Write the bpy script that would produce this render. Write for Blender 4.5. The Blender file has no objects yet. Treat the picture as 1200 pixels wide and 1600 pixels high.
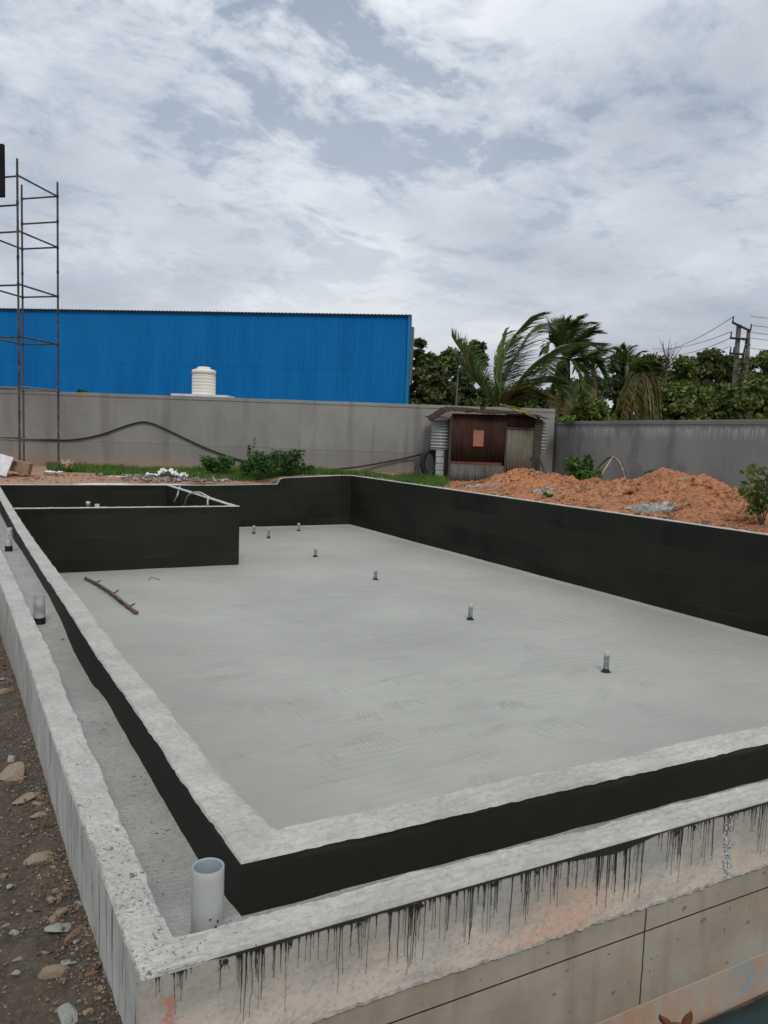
import bpy, bmesh, math, random
import numpy as np
from mathutils import Vector, Matrix, noise
random.seed(11)
PI = math.pi
S = bpy.context.scene
COL = S.collection

# ------------------------------------------------------------------ camera
# world: origin at the camera, X along the pool's width, Y along its length, Z up (metres)
F = 1241.0
R = [[0.882, 0.014, -0.470], [-0.469, 0.102, -0.877], [0.036, 0.995, 0.097]]
cd = bpy.data.cameras.new('camera'); cam = bpy.data.objects.new('camera', cd); COL.objects.link(cam)
cd.sensor_fit = 'VERTICAL'; cd.sensor_height = 36.0; cd.lens = F / 1600 * 36
cd.clip_start = 0.05; cd.clip_end = 3000
cam.matrix_world = Matrix(R).to_4x4()
S.camera = cam

# ------------------------------------------------------------------ sky and light
SUN_EL, SUN_AZ = math.radians(47), math.radians(252)      # high sun behind thin cloud, behind the camera
W = bpy.data.worlds.new('World'); S.world = W; W.use_nodes = True
nt = W.node_tree; nt.nodes.clear()
def N(nt, t, **k):
    n = nt.nodes.new(t)
    for a, b in k.items():
        if a == 'inp':
            for i, v in b.items(): n.inputs[i].default_value = v
        else: setattr(n, a, b)
    return n
def ramp(nt, stops, interp='LINEAR'):
    r = nt.nodes.new('ShaderNodeValToRGB'); cr = r.color_ramp; cr.interpolation = interp
    while len(cr.elements) < len(stops): cr.elements.new(0.5)
    for e, (p, c) in zip(cr.elements, stops):
        e.position = p; e.color = (c, c, c, 1) if isinstance(c, (int, float)) else (*c, 1)
    return r
L = nt.links.new
sky = N(nt, 'ShaderNodeTexSky', sky_type='NISHITA', sun_disc=False, sun_elevation=SUN_EL, sun_rotation=PI/2 - SUN_AZ + PI*2,
        air_density=1.0, dust_density=2.5, ozone_density=1.0)
skym = N(nt, 'ShaderNodeVectorMath', operation='SCALE', inp={3: 0.085}); L(sky.outputs[0], skym.inputs[0])
tc = N(nt, 'ShaderNodeTexCoord'); sep = N(nt, 'ShaderNodeSeparateXYZ'); L(tc.outputs['Generated'], sep.inputs[0])
zc = N(nt, 'ShaderNodeMath', operation='MAXIMUM', inp={1: 0.0}); L(sep.outputs[2], zc.inputs[0])
za = N(nt, 'ShaderNodeMath', operation='ADD', inp={1: 0.22}); L(zc.outputs[0], za.inputs[0])
dv = N(nt, 'ShaderNodeVectorMath', operation='DIVIDE'); L(tc.outputs['Generated'], dv.inputs[0])
cmb = N(nt, 'ShaderNodeCombineXYZ'); [L(za.outputs[0], cmb.inputs[i]) for i in range(3)]; L(cmb.outputs[0], dv.inputs[1])
mp = N(nt, 'ShaderNodeMapping'); mp.inputs['Rotation'].default_value = (0, 0, math.radians(-24)); mp.inputs['Scale'].default_value = (1.0, 1.15, 0.0)
mp.inputs['Location'].default_value = (2.3, 5.1, 0.0)
L(dv.outputs[0], mp.inputs[0])
warp = N(nt, 'ShaderNodeTexNoise', inp={'Scale': 1.1, 'Detail': 3.0, 'Roughness': .5}); L(mp.outputs[0], warp.inputs[0])
wv = N(nt, 'ShaderNodeVectorMath', operation='MULTIPLY_ADD'); wv.inputs[1].default_value = (0.30, 0.30, 0); L(warp.outputs['Color'], wv.inputs[0]); L(mp.outputs[0], wv.inputs[2])
big = N(nt, 'ShaderNodeTexNoise', inp={'Scale': 0.85, 'Detail': 3.0, 'Roughness': .5}); L(wv.outputs[0], big.inputs[0])
fine = N(nt, 'ShaderNodeTexNoise', inp={'Scale': 4.2, 'Detail': 9.0, 'Roughness': .60, 'Lacunarity': 2.1, 'Distortion': .25}); L(wv.outputs[0], fine.inputs[0])
mixn = N(nt, 'ShaderNodeMath', operation='MULTIPLY_ADD', inp={1: 0.50}); L(big.outputs[0], mixn.inputs[0])
f2 = N(nt, 'ShaderNodeMath', operation='MULTIPLY', inp={1: 0.62}); L(fine.outputs[0], f2.inputs[0]); L(f2.outputs[0], mixn.inputs[2])
mott = N(nt, 'ShaderNodeTexNoise', inp={'Scale': 13.0, 'Detail': 5.0, 'Roughness': .6}); L(wv.outputs[0], mott.inputs[0])
m3 = N(nt, 'ShaderNodeMath', operation='MULTIPLY_ADD', inp={1: 0.20}); L(mott.outputs[0], m3.inputs[0]); L(mixn.outputs[0], m3.inputs[2]); mixn = N(nt, 'ShaderNodeMath', operation='SUBTRACT', inp={1: 0.085}); L(m3.outputs[0], mixn.inputs[0])
cov = ramp(nt, [(0.43, 0.0), (0.53, 0.7), (0.60, 1.0)]); L(mixn.outputs[0], cov.inputs[0])
# thick / thin shading of the cloud itself
sh = N(nt, 'ShaderNodeTexNoise', inp={'Scale': 1.25, 'Detail': 6.0, 'Roughness': .55}); L(dv.outputs[0], sh.inputs[0])
shr = ramp(nt, [(0.33, (0.50, 0.55, 0.635)), (0.50, (0.67, 0.72, 0.80)), (0.64, (0.86, 0.90, 0.95))]); L(sh.outputs[0], shr.inputs[0])
# low cloud bank: greyer towards the horizon, brighter overhead
hz = ramp(nt, [(0.0, 0.84), (0.10, 0.84), (0.26, 0.95), (0.52, 1.0), (0.80, 1.2), (1.0, 1.3)]); L(sep.outputs[2], hz.inputs[0])
cc = N(nt, 'ShaderNodeVectorMath', operation='MULTIPLY'); L(shr.outputs[0], cc.inputs[0]); L(hz.outputs[0], cc.inputs[1])
hcov = ramp(nt, [(0.0, 1.0), (0.14, 0.9), (0.28, 0.45), (0.5, 0.1)]); L(sep.outputs[2], hcov.inputs[0])
cmx = N(nt, 'ShaderNodeMath', operation='MAXIMUM'); L(cov.outputs[0], cmx.inputs[0]); L(hcov.outputs[0], cmx.inputs[1])
# blue gaps: haze-veiled sky
veil = N(nt, 'ShaderNodeMix', data_type='RGBA', inp={0: 0.62}); L(skym.outputs[0], veil.inputs['A']); veil.inputs['B'].default_value = (0.33, 0.42, 0.545, 1)
mx = N(nt, 'ShaderNodeMix', data_type='RGBA'); L(cmx.outputs[0], mx.inputs[0]); L(veil.outputs['Result'], mx.inputs['A']); L(cc.outputs[0], mx.inputs['B'])
bg = N(nt, 'ShaderNodeBackground', inp={1: 1.0}); L(mx.outputs['Result'], bg.inputs[0])
wo = N(nt, 'ShaderNodeOutputWorld'); L(bg.outputs[0], wo.inputs[0])

sd = bpy.data.lights.new('sun', 'SUN'); sd.energy = 1.45; sd.angle = math.radians(16); sd.color = (1, .93, .82)
so = bpy.data.objects.new('sun', sd); COL.objects.link(so)
sdir = Vector((math.cos(SUN_EL)*math.cos(SUN_AZ), math.cos(SUN_EL)*math.sin(SUN_AZ), math.sin(SUN_EL)))
so.rotation_euler = sdir.to_track_quat('Z', 'Y').to_euler()
S.view_settings.view_transform = 'Standard'; S.view_settings.look = 'None'; S.view_settings.exposure = 0.0; S.view_settings.gamma = 1

# ------------------------------------------------------------------ helpers
def ray(x, y):
    c = (x - 600, 800 - y, -F)
    return Vector([sum(R[i][j]*c[j] for j in range(3)) for i in range(3)])
def onz(x, y, z): r = ray(x, y); return r * (z / r.z)
def onx(x, y, X): r = ray(x, y); return r * (X / r.x)
def ony(x, y, Y): r = ray(x, y); return r * (Y / r.y)
def dep(x, y, D): return ray(x, y) * (D / F)
def nz(x, y, z=0.0, s=1.0): return noise.noise(Vector((x*s, y*s, z*s)))
def lerp(tab, v):
    if v <= tab[0][0]: return tab[0][1]
    for (a, p), (b, q) in zip(tab, tab[1:]):
        if v <= b: return p + (q - p) * (v - a) / (b - a)
    return tab[-1][1]
def sst(a, b, v):
    t = min(1, max(0, (v - a) / (b - a))); return t*t*(3 - 2*t)

def mesh(name, verts, faces, mats, parent=None, idx=None, smooth=False, loc=None, rot=None):
    me = bpy.data.meshes.new(name); me.from_pydata([tuple(v) for v in verts], [], faces)
    for m in (mats if isinstance(mats, (list, tuple)) else [mats]): me.materials.append(m)
    if idx is not None: me.polygons.foreach_set('material_index', idx)
    if smooth: me.polygons.foreach_set('use_smooth', [True]*len(me.polygons))
    me.update()
    o = bpy.data.objects.new(name, me); COL.objects.link(o)
    if parent: o.parent = parent
    if loc is not None: o.location = loc
    if rot is not None: o.rotation_euler = rot
    return o
def tag(o, label=None, cat=None, group=None, kind=None):
    if label: o['label'] = label
    if cat: o['category'] = cat
    if group: o['group'] = group
    if kind: o['kind'] = kind
    return o
def empty(name, loc, label=None, cat=None, group=None, rz=0):
    o = bpy.data.objects.new(name, None); COL.objects.link(o); o.location = loc; o.rotation_euler = (0, 0, rz)
    o.empty_display_size = 0.1
    return tag(o, label, cat, group)
class MB:
    def __init__(s): s.v = []; s.f = []; s.m = []
    def box(s, c, d, rz=0, m=0, ax=None):
        b = len(s.v); cx, cy, cz = c; hx, hy, hz_ = d[0]/2, d[1]/2, d[2]/2
        M = ax if ax is not None else Matrix.Rotation(rz, 3, 'Z')
        for i in (-1, 1):
            for j in (-1, 1):
                for k in (-1, 1): s.v.append(Vector(c) + M @ Vector((i*hx, j*hy, k*hz_)))
        for q in ((0,1,3,2),(4,6,7,5),(0,4,5,1),(2,3,7,6),(0,2,6,4),(1,5,7,3)): s.f.append(tuple(b+i for i in q)); s.m.append(m)
        return s
    def tube(s, pts, r, n=8, m=0, cap=True, ragged=0):
        pts = [Vector(p) for p in pts]; b0 = len(s.v)
        rr = r if isinstance(r, (list, tuple)) else [r]*len(pts)
        up = None
        for i, p in enumerate(pts):
            t = (pts[min(i+1, len(pts)-1)] - pts[max(i-1, 0)]).normalized()
            if up is None: up = t.orthogonal().normalized()
            up = (up - t*up.dot(t)).normalized(); sd_ = t.cross(up)
            for k in range(n):
                a = 2*PI*k/n; q = p + (up*math.cos(a) + sd_*math.sin(a))*rr[i]*(1+ragged*(random.random()-.5))
                s.v.append(q)
        for i in range(len(pts)-1):
            for k in range(n):
                a = b0+i*n+k; c = b0+i*n+(k+1) % n
                s.f.append((a, c, c+n, a+n)); s.m.append(m)
        if cap:
            s.f.append(tuple(b0+k for k in range(n))[::-1]); s.m.append(m)
            e = b0+(len(pts)-1)*n; s.f.append(tuple(e+k for k in range(n))); s.m.append(m)
        return s
    def lathe(s, prof, n=28, m=0, c=(0, 0, 0)):
        b = len(s.v)
        for (r, z) in prof:
            for k in range(n): a = 2*PI*k/n; s.v.append(Vector((c[0]+r*math.cos(a), c[1]+r*math.sin(a), c[2]+z)))
        for i in range(len(prof)-1):
            for k in range(n):
                a = b+i*n+k; d = b+i*n+(k+1) % n
                s.f.append((a, d, d+n, a+n)); s.m.append(m)
        return s
    def build(s, name, mats, parent=None, smooth=False, loc=None, rot=None):
        return mesh(name, s.v, s.f, mats, parent, s.m, smooth, loc, rot)

# ------------------------------------------------------------------ materials
def newmat(name):
    m = bpy.data.materials.new(name); m.use_nodes = True; nt = m.node_tree
    b = nt.nodes['Principled BSDF']; return m, nt, b
def pos(nt):
    g = nt.nodes.new('ShaderNodeNewGeometry'); return g
def mapping(nt, src, scale=(1,1,1), rot=(0,0,0), loc=(0,0,0)):
    mp = nt.nodes.new('ShaderNodeMapping'); mp.inputs['Scale'].default_value = scale; mp.inputs['Rotation'].default_value = rot; mp.inputs['Location'].default_value = loc
    nt.links.new(src, mp.inputs[0]); return mp.outputs[0]
def tnoise(nt, src, scale, detail=4, rough=.55, dist=0):
    n = nt.nodes.new('ShaderNodeTexNoise'); n.inputs['Scale'].default_value = scale; n.inputs['Detail'].default_value = detail
    n.inputs['Roughness'].default_value = rough; n.inputs['Distortion'].default_value = dist
    nt.links.new(src, n.inputs['Vector']); return n.outputs[0]
def mixc(nt, fac, a, b, mode='MIX'):
    m = nt.nodes.new('ShaderNodeMix'); m.data_type = 'RGBA'; m.blend_type = mode
    for sock, v in (('Factor', fac), ('A', a), ('B', b)):
        i = m.inputs[0] if sock == 'Factor' else m.inputs[sock]
        if isinstance(v, (int, float)): i.default_value = v if sock == 'Factor' else (v, v, v, 1)
        elif isinstance(v, tuple): i.default_value = (*v, 1)
        else: nt.links.new(v, i)
    return m.outputs['Result']
def mth(nt, op, a, b=None, c=None, clamp=False):
    m = nt.nodes.new('ShaderNodeMath'); m.operation = op; m.use_clamp = clamp
    for i, v in enumerate((a, b, c)):
        if v is None: continue
        if isinstance(v, (int, float)): m.inputs[i].default_value = v
        else: nt.links.new(v, m.inputs[i])
    return m.outputs[0]
def rmp(nt, src, stops, interp='LINEAR'):
    r = ramp(nt, stops, interp); nt.links.new(src, r.inputs[0]); return r.outputs[0]
def bump(nt, b, h, strength=.5, dist=.01, normal=None):
    n = nt.nodes.new('ShaderNodeBump'); n.inputs['Strength'].default_value = strength; n.inputs['Distance'].default_value = dist
    nt.links.new(h, n.inputs['Height'])
    if normal is not None: nt.links.new(normal, n.inputs['Normal'])
    nt.links.new(n.outputs[0], b.inputs['Normal']); return n.outputs[0]
def basic(name, c1, c2=None, scale=3, rough=.8, bscale=None, bdist=.004, detail=5, contrast=(.35,.65), space='pos', metallic=0):
    m, nt, b = newmat(name)
    src = pos(nt).outputs['Position'] if space == 'pos' else N(nt, 'ShaderNodeTexCoord').outputs['Object']
    c2 = c2 or tuple(x*.75 for x in c1)
    n = tnoise(nt, src, scale, detail)
    col = mixc(nt, rmp(nt, n, [(contrast[0], 0), (contrast[1], 1)]), c1, c2)
    nt.links.new(col, b.inputs['Base Color']); b.inputs['Roughness'].default_value = rough; b.inputs['Metallic'].default_value = metallic
    b.inputs['Specular IOR Level'].default_value = .25 if rough >= .5 else .5
    if bscale: bump(nt, b, tnoise(nt, src, bscale, 4), .6, bdist)
    return m
def leafmat(name, stops, rough=.55, trans=.25):
    m, nt, b = newmat(name); g = pos(nt)
    col = rmp(nt, g.outputs['Random Per Island'], stops)
    big = tnoise(nt, g.outputs['Position'], .5, 2)
    col = mixc(nt, rmp(nt, big, [(.35, 0), (.65, 1)]), col, mixc(nt, 1.0, col, (1.25, 1.15, .7), 'MULTIPLY'))
    nt.links.new(col, b.inputs['Base Color']); b.inputs['Roughness'].default_value = rough
    b.inputs['Specular IOR Level'].default_value = .3
    tr = N(nt, 'ShaderNodeBsdfTranslucent'); nt.links.new(col, tr.inputs[0])
    ms = N(nt, 'ShaderNodeMixShader', inp={0: trans}); nt.links.new(b.outputs[0], ms.inputs[1]); nt.links.new(tr.outputs[0], ms.inputs[2])
    nt.links.new(ms.outputs[0], nt.nodes['Material Output'].inputs[0]); return m

# white cementitious coat of the wall tops and gutter: brush strokes, dark splashes
def cement_top(name='cement_coat', spots=True, base=(.50,.495,.45), dark=(.37,.365,.33), near=True):
    m, nt, b = newmat(name); p = pos(nt).outputs['Position']
    col = mixc(nt, rmp(nt, tnoise(nt, p, 3.5, 6, .6), [(.35, 0), (.65, 1)]), base, dark)
    col = mixc(nt, rmp(nt, tnoise(nt, p, 45, 4, .6), [(.45, 0), (.75, .5)]), col, tuple(x*.62 for x in dark))
    hts = mth(nt, 'MULTIPLY', tnoise(nt, mapping(nt, p, (1, 1, 1)), 60, 5, .65), .5)
    st = tnoise(nt, mapping(nt, p, (9, 60, 9), (0, 0, .35)), 1.0, 4, .6, .6)
    hts = mth(nt, 'ADD', hts, st)
    if spots:
        # spattered slurry: thresholded fine noise, thick by the parapet's near corner and rare elsewhere
        g = N(nt, 'ShaderNodeSeparateXYZ'); nt.links.new(p, g.inputs[0])
        if near:
            fy = mth(nt, 'SUBTRACT', 1.0, mth(nt, 'MULTIPLY', mth(nt, 'SUBTRACT', g.outputs[1], 1.9), .24), clamp=True)
            fx = mth(nt, 'SUBTRACT', 1.15, mth(nt, 'MULTIPLY', mth(nt, 'SUBTRACT', g.outputs[0], .45), 2.6), clamp=True)
            dens = mth(nt, 'MAXIMUM', mth(nt, 'MULTIPLY', mth(nt, 'MULTIPLY', fy, fx), .98), .12)
        else: dens = .80
        patch = rmp(nt, tnoise(nt, p, 5.0, 4, .65), [(.36, 0), (.62, 1)])
        amt = mth(nt, 'MULTIPLY', mth(nt, 'MULTIPLY_ADD', patch, .75, .25), dens)
        for sc, lo in ((42, .78), (95, .76)):
            nn = tnoise(nt, mapping(nt, p, (1, 1, 1), loc=(sc, 0, 0)), sc, 2, .55, .5)
            thr = mth(nt, 'SUBTRACT', lo, mth(nt, 'MULTIPLY', amt, .19))
            m_ = mth(nt, 'MULTIPLY', mth(nt, 'SUBTRACT', nn, thr), 22.0, clamp=True)
            col = mixc(nt, mth(nt, 'MULTIPLY', m_, .78), col, (.07, .07, .064))
    nt.links.new(col, b.inputs['Base Color']); b.inputs['Roughness'].default_value = .75
    bump(nt, b, hts, .9, .009); return m
M_TOP = cement_top()
M_TOPFAR = cement_top('cement_coat_clean', False)
M_GUT = cement_top('gutter_coat', True, (.40,.40,.37), (.32,.32,.295), near=False)

# black waterproof slurry on the wall sides, lift lines of the shuttering showing faintly
def black_coat():
    m, nt, b = newmat('black_waterproof_coat'); p = pos(nt).outputs['Position']; g = N(nt, 'ShaderNodeSeparateXYZ'); nt.links.new(p, g.inputs[0])
    col = mixc(nt, rmp(nt, tnoise(nt, p, 1.1, 6, .62), [(.35, 0), (.68, 1)]), (.0050, .0055, .0035), (.0150, .0158, .0110))
    # horizontal board marks
    wob = mth(nt, 'MULTIPLY_ADD', tnoise(nt, p, .8, 3), .05, g.outputs[2])
    fr = mth(nt, 'FRACT', mth(nt, 'MULTIPLY', wob, 2.3))
    line = rmp(nt, fr, [(0, 1), (.035, 0), (.96, 0), (1, 1)])
    fl = mth(nt, 'FLOOR', mth(nt, 'MULTIPLY', wob, 2.3)); cv = N(nt, 'ShaderNodeCombineXYZ'); nt.links.new(mth(nt, 'MULTIPLY', mth(nt, 'ADD', g.outputs[0], g.outputs[1]), .33), cv.inputs[0]); nt.links.new(mth(nt, 'MULTIPLY', fl, 3.7), cv.inputs[1])
    col = mixc(nt, rmp(nt, tnoise(nt, cv.outputs[0], 1.0, 2), [(.38, 0), (.62, .75)]), col, (.0215, .0228, .0160))
    brk = rmp(nt, tnoise(nt, mapping(nt, p, (.5, .5, 3)), 1.5, 4), [(.50, 0), (.66, 1)])
    col = mixc(nt, mth(nt, 'MULTIPLY', mth(nt, 'MULTIPLY', line, brk), .6), col, (.042, .042, .034))
    str_ = tnoise(nt, mapping(nt, p, (1, 1, .7), loc=(4, 4, 4)), 2.2, 6, .7)
    col = mixc(nt, rmp(nt, str_, [(.50, 0), (.80, .5)]), col, (.024, .024, .0185))
    nt.links.new(col, b.inputs['Base Color']); b.inputs['Roughness'].default_value = .7; b.inputs['Specular IOR Level'].default_value = .2
    h = mth(nt, 'ADD', tnoise(nt, p, 22, 5), mth(nt, 'MULTIPLY', tnoise(nt, mapping(nt, p, (1, 1, 6)), 5, 3), .8))
    bump(nt, b, h, .4, .006); return m
M_BLACK = black_coat()

# pool floor: float-finished grey cement with trowel arcs and comb-like fans
def floor_mat():
    m, nt, b = newmat('trowelled_cement_floor'); p = pos(nt).outputs['Position']
    col = mixc(nt, rmp(nt, tnoise(nt, p, .35, 5, .6), [(.35, 0), (.65, 1)]), (.32, .322, .285), (.40, .402, .355))
    col = mixc(nt, rmp(nt, tnoise(nt, mapping(nt, p, (1.2, 5, 1), (0, 0, .12)), 1.2, 6, .65), [(.40, 0), (.7, .22)]), col, (.31, .31, .28))
    stroke = tnoise(nt, mapping(nt, p, (.9, 7.5, 1), (0, 0, .10)), 1.3, 5, .6, 1.2)
    arcs = N(nt, 'ShaderNodeTexWave', wave_type='RINGS', rings_direction='Z', inp={'Scale': 2.4, 'Distortion': 5.0, 'Detail': 3.0, 'Detail Scale': .6})
    nt.links.new(mapping(nt, p, (.5, 1, 0), (0, 0, 0), (-2.5, 3, 0)), arcs.inputs['Vector'])
    amask = rmp(nt, tnoise(nt, p, .9, 3), [(.46, 0), (.62, 1)])
    h = mth(nt, 'ADD', mth(nt, 'MULTIPLY', mth(nt, 'MULTIPLY', stroke, .30), rmp(nt, tnoise(nt, p, .55, 4, .6), [(.38, .15), (.62, 1)])), mth(nt, 'MULTIPLY', mth(nt, 'MULTIPLY', arcs.outputs[1], amask), .10))
    lt = N(nt, 'ShaderNodeAttribute', attribute_name='laitance_shade'); col = mixc(nt, mth(nt, 'MULTIPLY', lt.outputs['Fac'], .48), col, (.215, .22, .205))  # darkens one side of each ridge: painted groove shade along with laitance
    # fans
    for sc, nst, amp, off in ((.62, 40, .30, 0.0), (.9, 30, .22, 7.3)):
        v = N(nt, 'ShaderNodeTexVoronoi', voronoi_dimensions='2D', inp={'Scale': sc}); pm = mapping(nt, p, (1, 1, 1), (0, 0, 0), (off, off*.7, 0)); nt.links.new(pm, v.inputs['Vector'])
        d = N(nt, 'ShaderNodeVectorMath', operation='SUBTRACT'); nt.links.new(pm, d.inputs[0])
        nt.links.new(v.outputs['Position'], d.inputs[1])
        s = N(nt, 'ShaderNodeSeparateXYZ'); nt.links.new(d.outputs[0], s.inputs[0])
        ang = mth(nt, 'ARCTAN2', s.outputs[1], s.outputs[0])
        rc = N(nt, 'ShaderNodeSeparateColor'); nt.links.new(v.outputs['Color'], rc.inputs[0])
        ln = N(nt, 'ShaderNodeVectorMath', operation='LENGTH'); nt.links.new(d.outputs[0], ln.inputs[0])
        sn = mth(nt, 'SINE', mth(nt, 'MULTIPLY_ADD', tnoise(nt, p, 3, 2), 4.0, mth(nt, 'MULTIPLY', ang, nst)))
        band = rmp(nt, ln.outputs['Value'], [(.16, 0), (.24, 1), (.36, 1), (.50, 0)])
        aw = mth(nt, 'MULTIPLY_ADD', rc.outputs[1], 2.6, .5)           # which way the fan opens
        aw = mth(nt, 'MULTIPLY', mth(nt, 'GREATER_THAN', mth(nt, 'COSINE', mth(nt, 'SUBTRACT', ang, aw)), .72), mth(nt, 'GREATER_THAN', rc.outputs[0], .30))
        h = mth(nt, 'ADD', h, mth(nt, 'MULTIPLY', mth(nt, 'MULTIPLY', mth(nt, 'MULTIPLY', sn, band), aw), amp*.40))
    h = mth(nt, 'ADD', h, mth(nt, 'MULTIPLY', tnoise(nt, p, 40, 4), .06))
    nt.links.new(col, b.inputs['Base Color']); b.inputs['Roughness'].default_value = .6
    col = mixc(nt, rmp(nt, stroke, [(.28, .10), (.42, 0)]), col, (.29, .295, .27)); nt.links.new(col, b.inputs['Base Color'])  # low parts of the strokes darkened, occlusion painted into the colour
    bump(nt, b, h, 1.0, .045); return m
M_FLOOR = floor_mat()

# outside of the parapet: pinkish plaster on the front, whitish on the left, black runs
def parapet_front():
    m, nt, b = newmat('stained_pink_plaster'); p = pos(nt).outputs['Position']; g = N(nt, 'ShaderNodeSeparateXYZ'); nt.links.new(p, g.inputs[0])
    col = mixc(nt, rmp(nt, tnoise(nt, p, 2.6, 5, .6), [(.38, 0), (.62, 1)]), (.58, .41, .315), (.58, .52, .44))
    col = mixc(nt, rmp(nt, tnoise(nt, mapping(nt, p, (1, 1, 2), (0, 0, 0), (3, 0, 1)), 4.5, 6, .65), [(.50, 0), (.66, .8)]), col, (.33, .335, .31))
    col = mixc(nt, rmp(nt, tnoise(nt, mapping(nt, p, loc=(9, 2, 4)), 6, 4), [(.64, 0), (.74, .6)]), col, (.50, .24, .16))
    up = rmp(nt, mth(nt, 'MULTIPLY_ADD', tnoise(nt, p, 5, 4), .16, g.outputs[2]), [(0, 0), (1, 1)])
    grime = mth(nt, 'MULTIPLY', mth(nt, 'ADD', mth(nt, 'MULTIPLY_ADD', tnoise(nt, p, 5, 4), .22, g.outputs[2]), 1.36 + .03), 9.0, clamp=True)
    col = mixc(nt, mth(nt, 'MULTIPLY', grime, .7), col, (.27, .28, .262))
    fine = rmp(nt, tnoise(nt, p, 70, 5, .7), [(.50, 0), (.72, .6)])
    def near_x(x0, w, wob): return mth(nt, 'MULTIPLY', mth(nt, 'SUBTRACT', w, mth(nt, 'ABSOLUTE', mth(nt, 'SUBTRACT', mth(nt, 'MULTIPLY_ADD', tnoise(nt, p, 14, 4), wob, g.outputs[0]), x0+wob*.5))), 60.0, clamp=True)
    agg = rmp(nt, tnoise(nt, p, 110, 3, .6), [(.42, .06), (.58, .62)])
    col = mixc(nt, mth(nt, 'MULTIPLY', near_x(2.43, .028, .10), .9), col, agg)
    red = mth(nt, 'MULTIPLY', mth(nt, 'MULTIPLY', near_x(.425, .03, .05), mth(nt, 'LESS_THAN', g.outputs[2], -1.37)), rmp(nt, tnoise(nt, p, 60, 3), [(.4, 0), (.6, .7)]))
    col = mixc(nt, red, col, (.50, .13, .08))
    col = mixc(nt, fine, col, (.20, .17, .15))
    nt.links.new(col, b.inputs['Base Color']); b.inputs['Roughness'].default_value = .85
    bump(nt, b, tnoise(nt, p, 35, 6, .65), .5, .006); return m
M_FRONT = parapet_front()
def parapet_left():
    m, nt, b = newmat('streaked_white_plaster'); p = pos(nt).outputs['Position']; g = N(nt, 'ShaderNodeSeparateXYZ'); nt.links.new(p, g.inputs[0])
    col = mixc(nt, rmp(nt, tnoise(nt, p, 3, 5), [(.35, 0), (.65, 1)]), (.52, .515, .485), (.42, .405, .37))
    s1 = tnoise(nt, mapping(nt, p, (0, 34, 2.2)), 1.0, 5, .7, .4); s2 = tnoise(nt, mapping(nt, p, (0, 9, 1.6)), 1.0, 5, .65, .3)
    col = mixc(nt, rmp(nt, s1, [(.55, 0), (.61, .9)]), col, (.05, .05, .045))
    col = mixc(nt, rmp(nt, s2, [(.56, 0), (.66, .28)]), col, (.20, .19, .17))
    low = mth(nt, 'MULTIPLY', mth(nt, 'SUBTRACT', -1.50, mth(nt, 'MULTIPLY_ADD', tnoise(nt, p, 7, 4), .15, g.outputs[2])), 4, clamp=True)
    col = mixc(nt, mth(nt, 'MULTIPLY', low, .5), col, (.26, .20, .16))
    nt.links.new(col, b.inputs['Base Color']); b.inputs['Roughness'].default_value = .85
    bump(nt, b, tnoise(nt, p, 32, 6, .65), .6, .008); return m
M_LEFT = parapet_left()
def lower_wall():
    m, nt, b = newmat('brown_stained_concrete'); p = pos(nt).outputs['Position']
    col = mixc(nt, rmp(nt, tnoise(nt, p, 2.2, 5, .6), [(.36, 0), (.64, 1)]), (.27, .225, .165), (.36, .325, .275))
    col = mixc(nt, rmp(nt, tnoise(nt, mapping(nt, p, loc=(5, 0, 2)), 3.5, 5), [(.55, 0), (.72, .6)]), col, (.36, .21, .11))
    v = rmp(nt, tnoise(nt, p, 28, 3, .5), [(.66, 0), (.70, 1)])
    col = mixc(nt, mth(nt, 'MULTIPLY', v, .6), col, (.07, .06, .05))
    col = mixc(nt, rmp(nt, tnoise(nt, mapping(nt, p, (6, 6, 1)), 2, 5), [(.5, 0), (.7, .45)]), col, (.17, .15, .125))
    nt.links.new(col, b.inputs['Base Color']); b.inputs['Roughness'].default_value = .8
    bump(nt, b, tnoise(nt, p, 25, 5), .4, .005); return m
M_LOWER = lower_wall()
def footing():
    m, nt, b = newmat('rust_stained_footing'); p = pos(nt).outputs['Position']; g = N(nt, 'ShaderNodeSeparateXYZ'); nt.links.new(p, g.inputs[0])
    col = mixc(nt, rmp(nt, tnoise(nt, mapping(nt, p, (3, 3, 1)), 3, 5, .65), [(.38, 0), (.62, 1)]), (.40, .245, .15), (.36, .31, .25))
    bl = mth(nt, 'MULTIPLY', mth(nt, 'SUBTRACT', 1.0, mth(nt, 'MULTIPLY', mth(nt, 'ABSOLUTE', mth(nt, 'SUBTRACT', g.outputs[0], 2.62)), 6), clamp=True), rmp(nt, tnoise(nt, p, 9, 4), [(.4, 0), (.6, 1)]))
    col = mixc(nt, bl, col, (.20, .30, .33))
    nt.links.new(col, b.inputs['Base Color']); b.inputs['Roughness'].default_value = .85
    bump(nt, b, tnoise(nt, p, 25, 5), .5, .006); return m
M_FOOT = footing()
M_DRIP = basic('black_slurry_drip', (.022, .022, .020), (.03, .03, .028), 8, .55)
M_LIP = basic('crumbly_white_mortar', (.52, .50, .46), (.30, .28, .25), 30, .9, 60)

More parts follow.
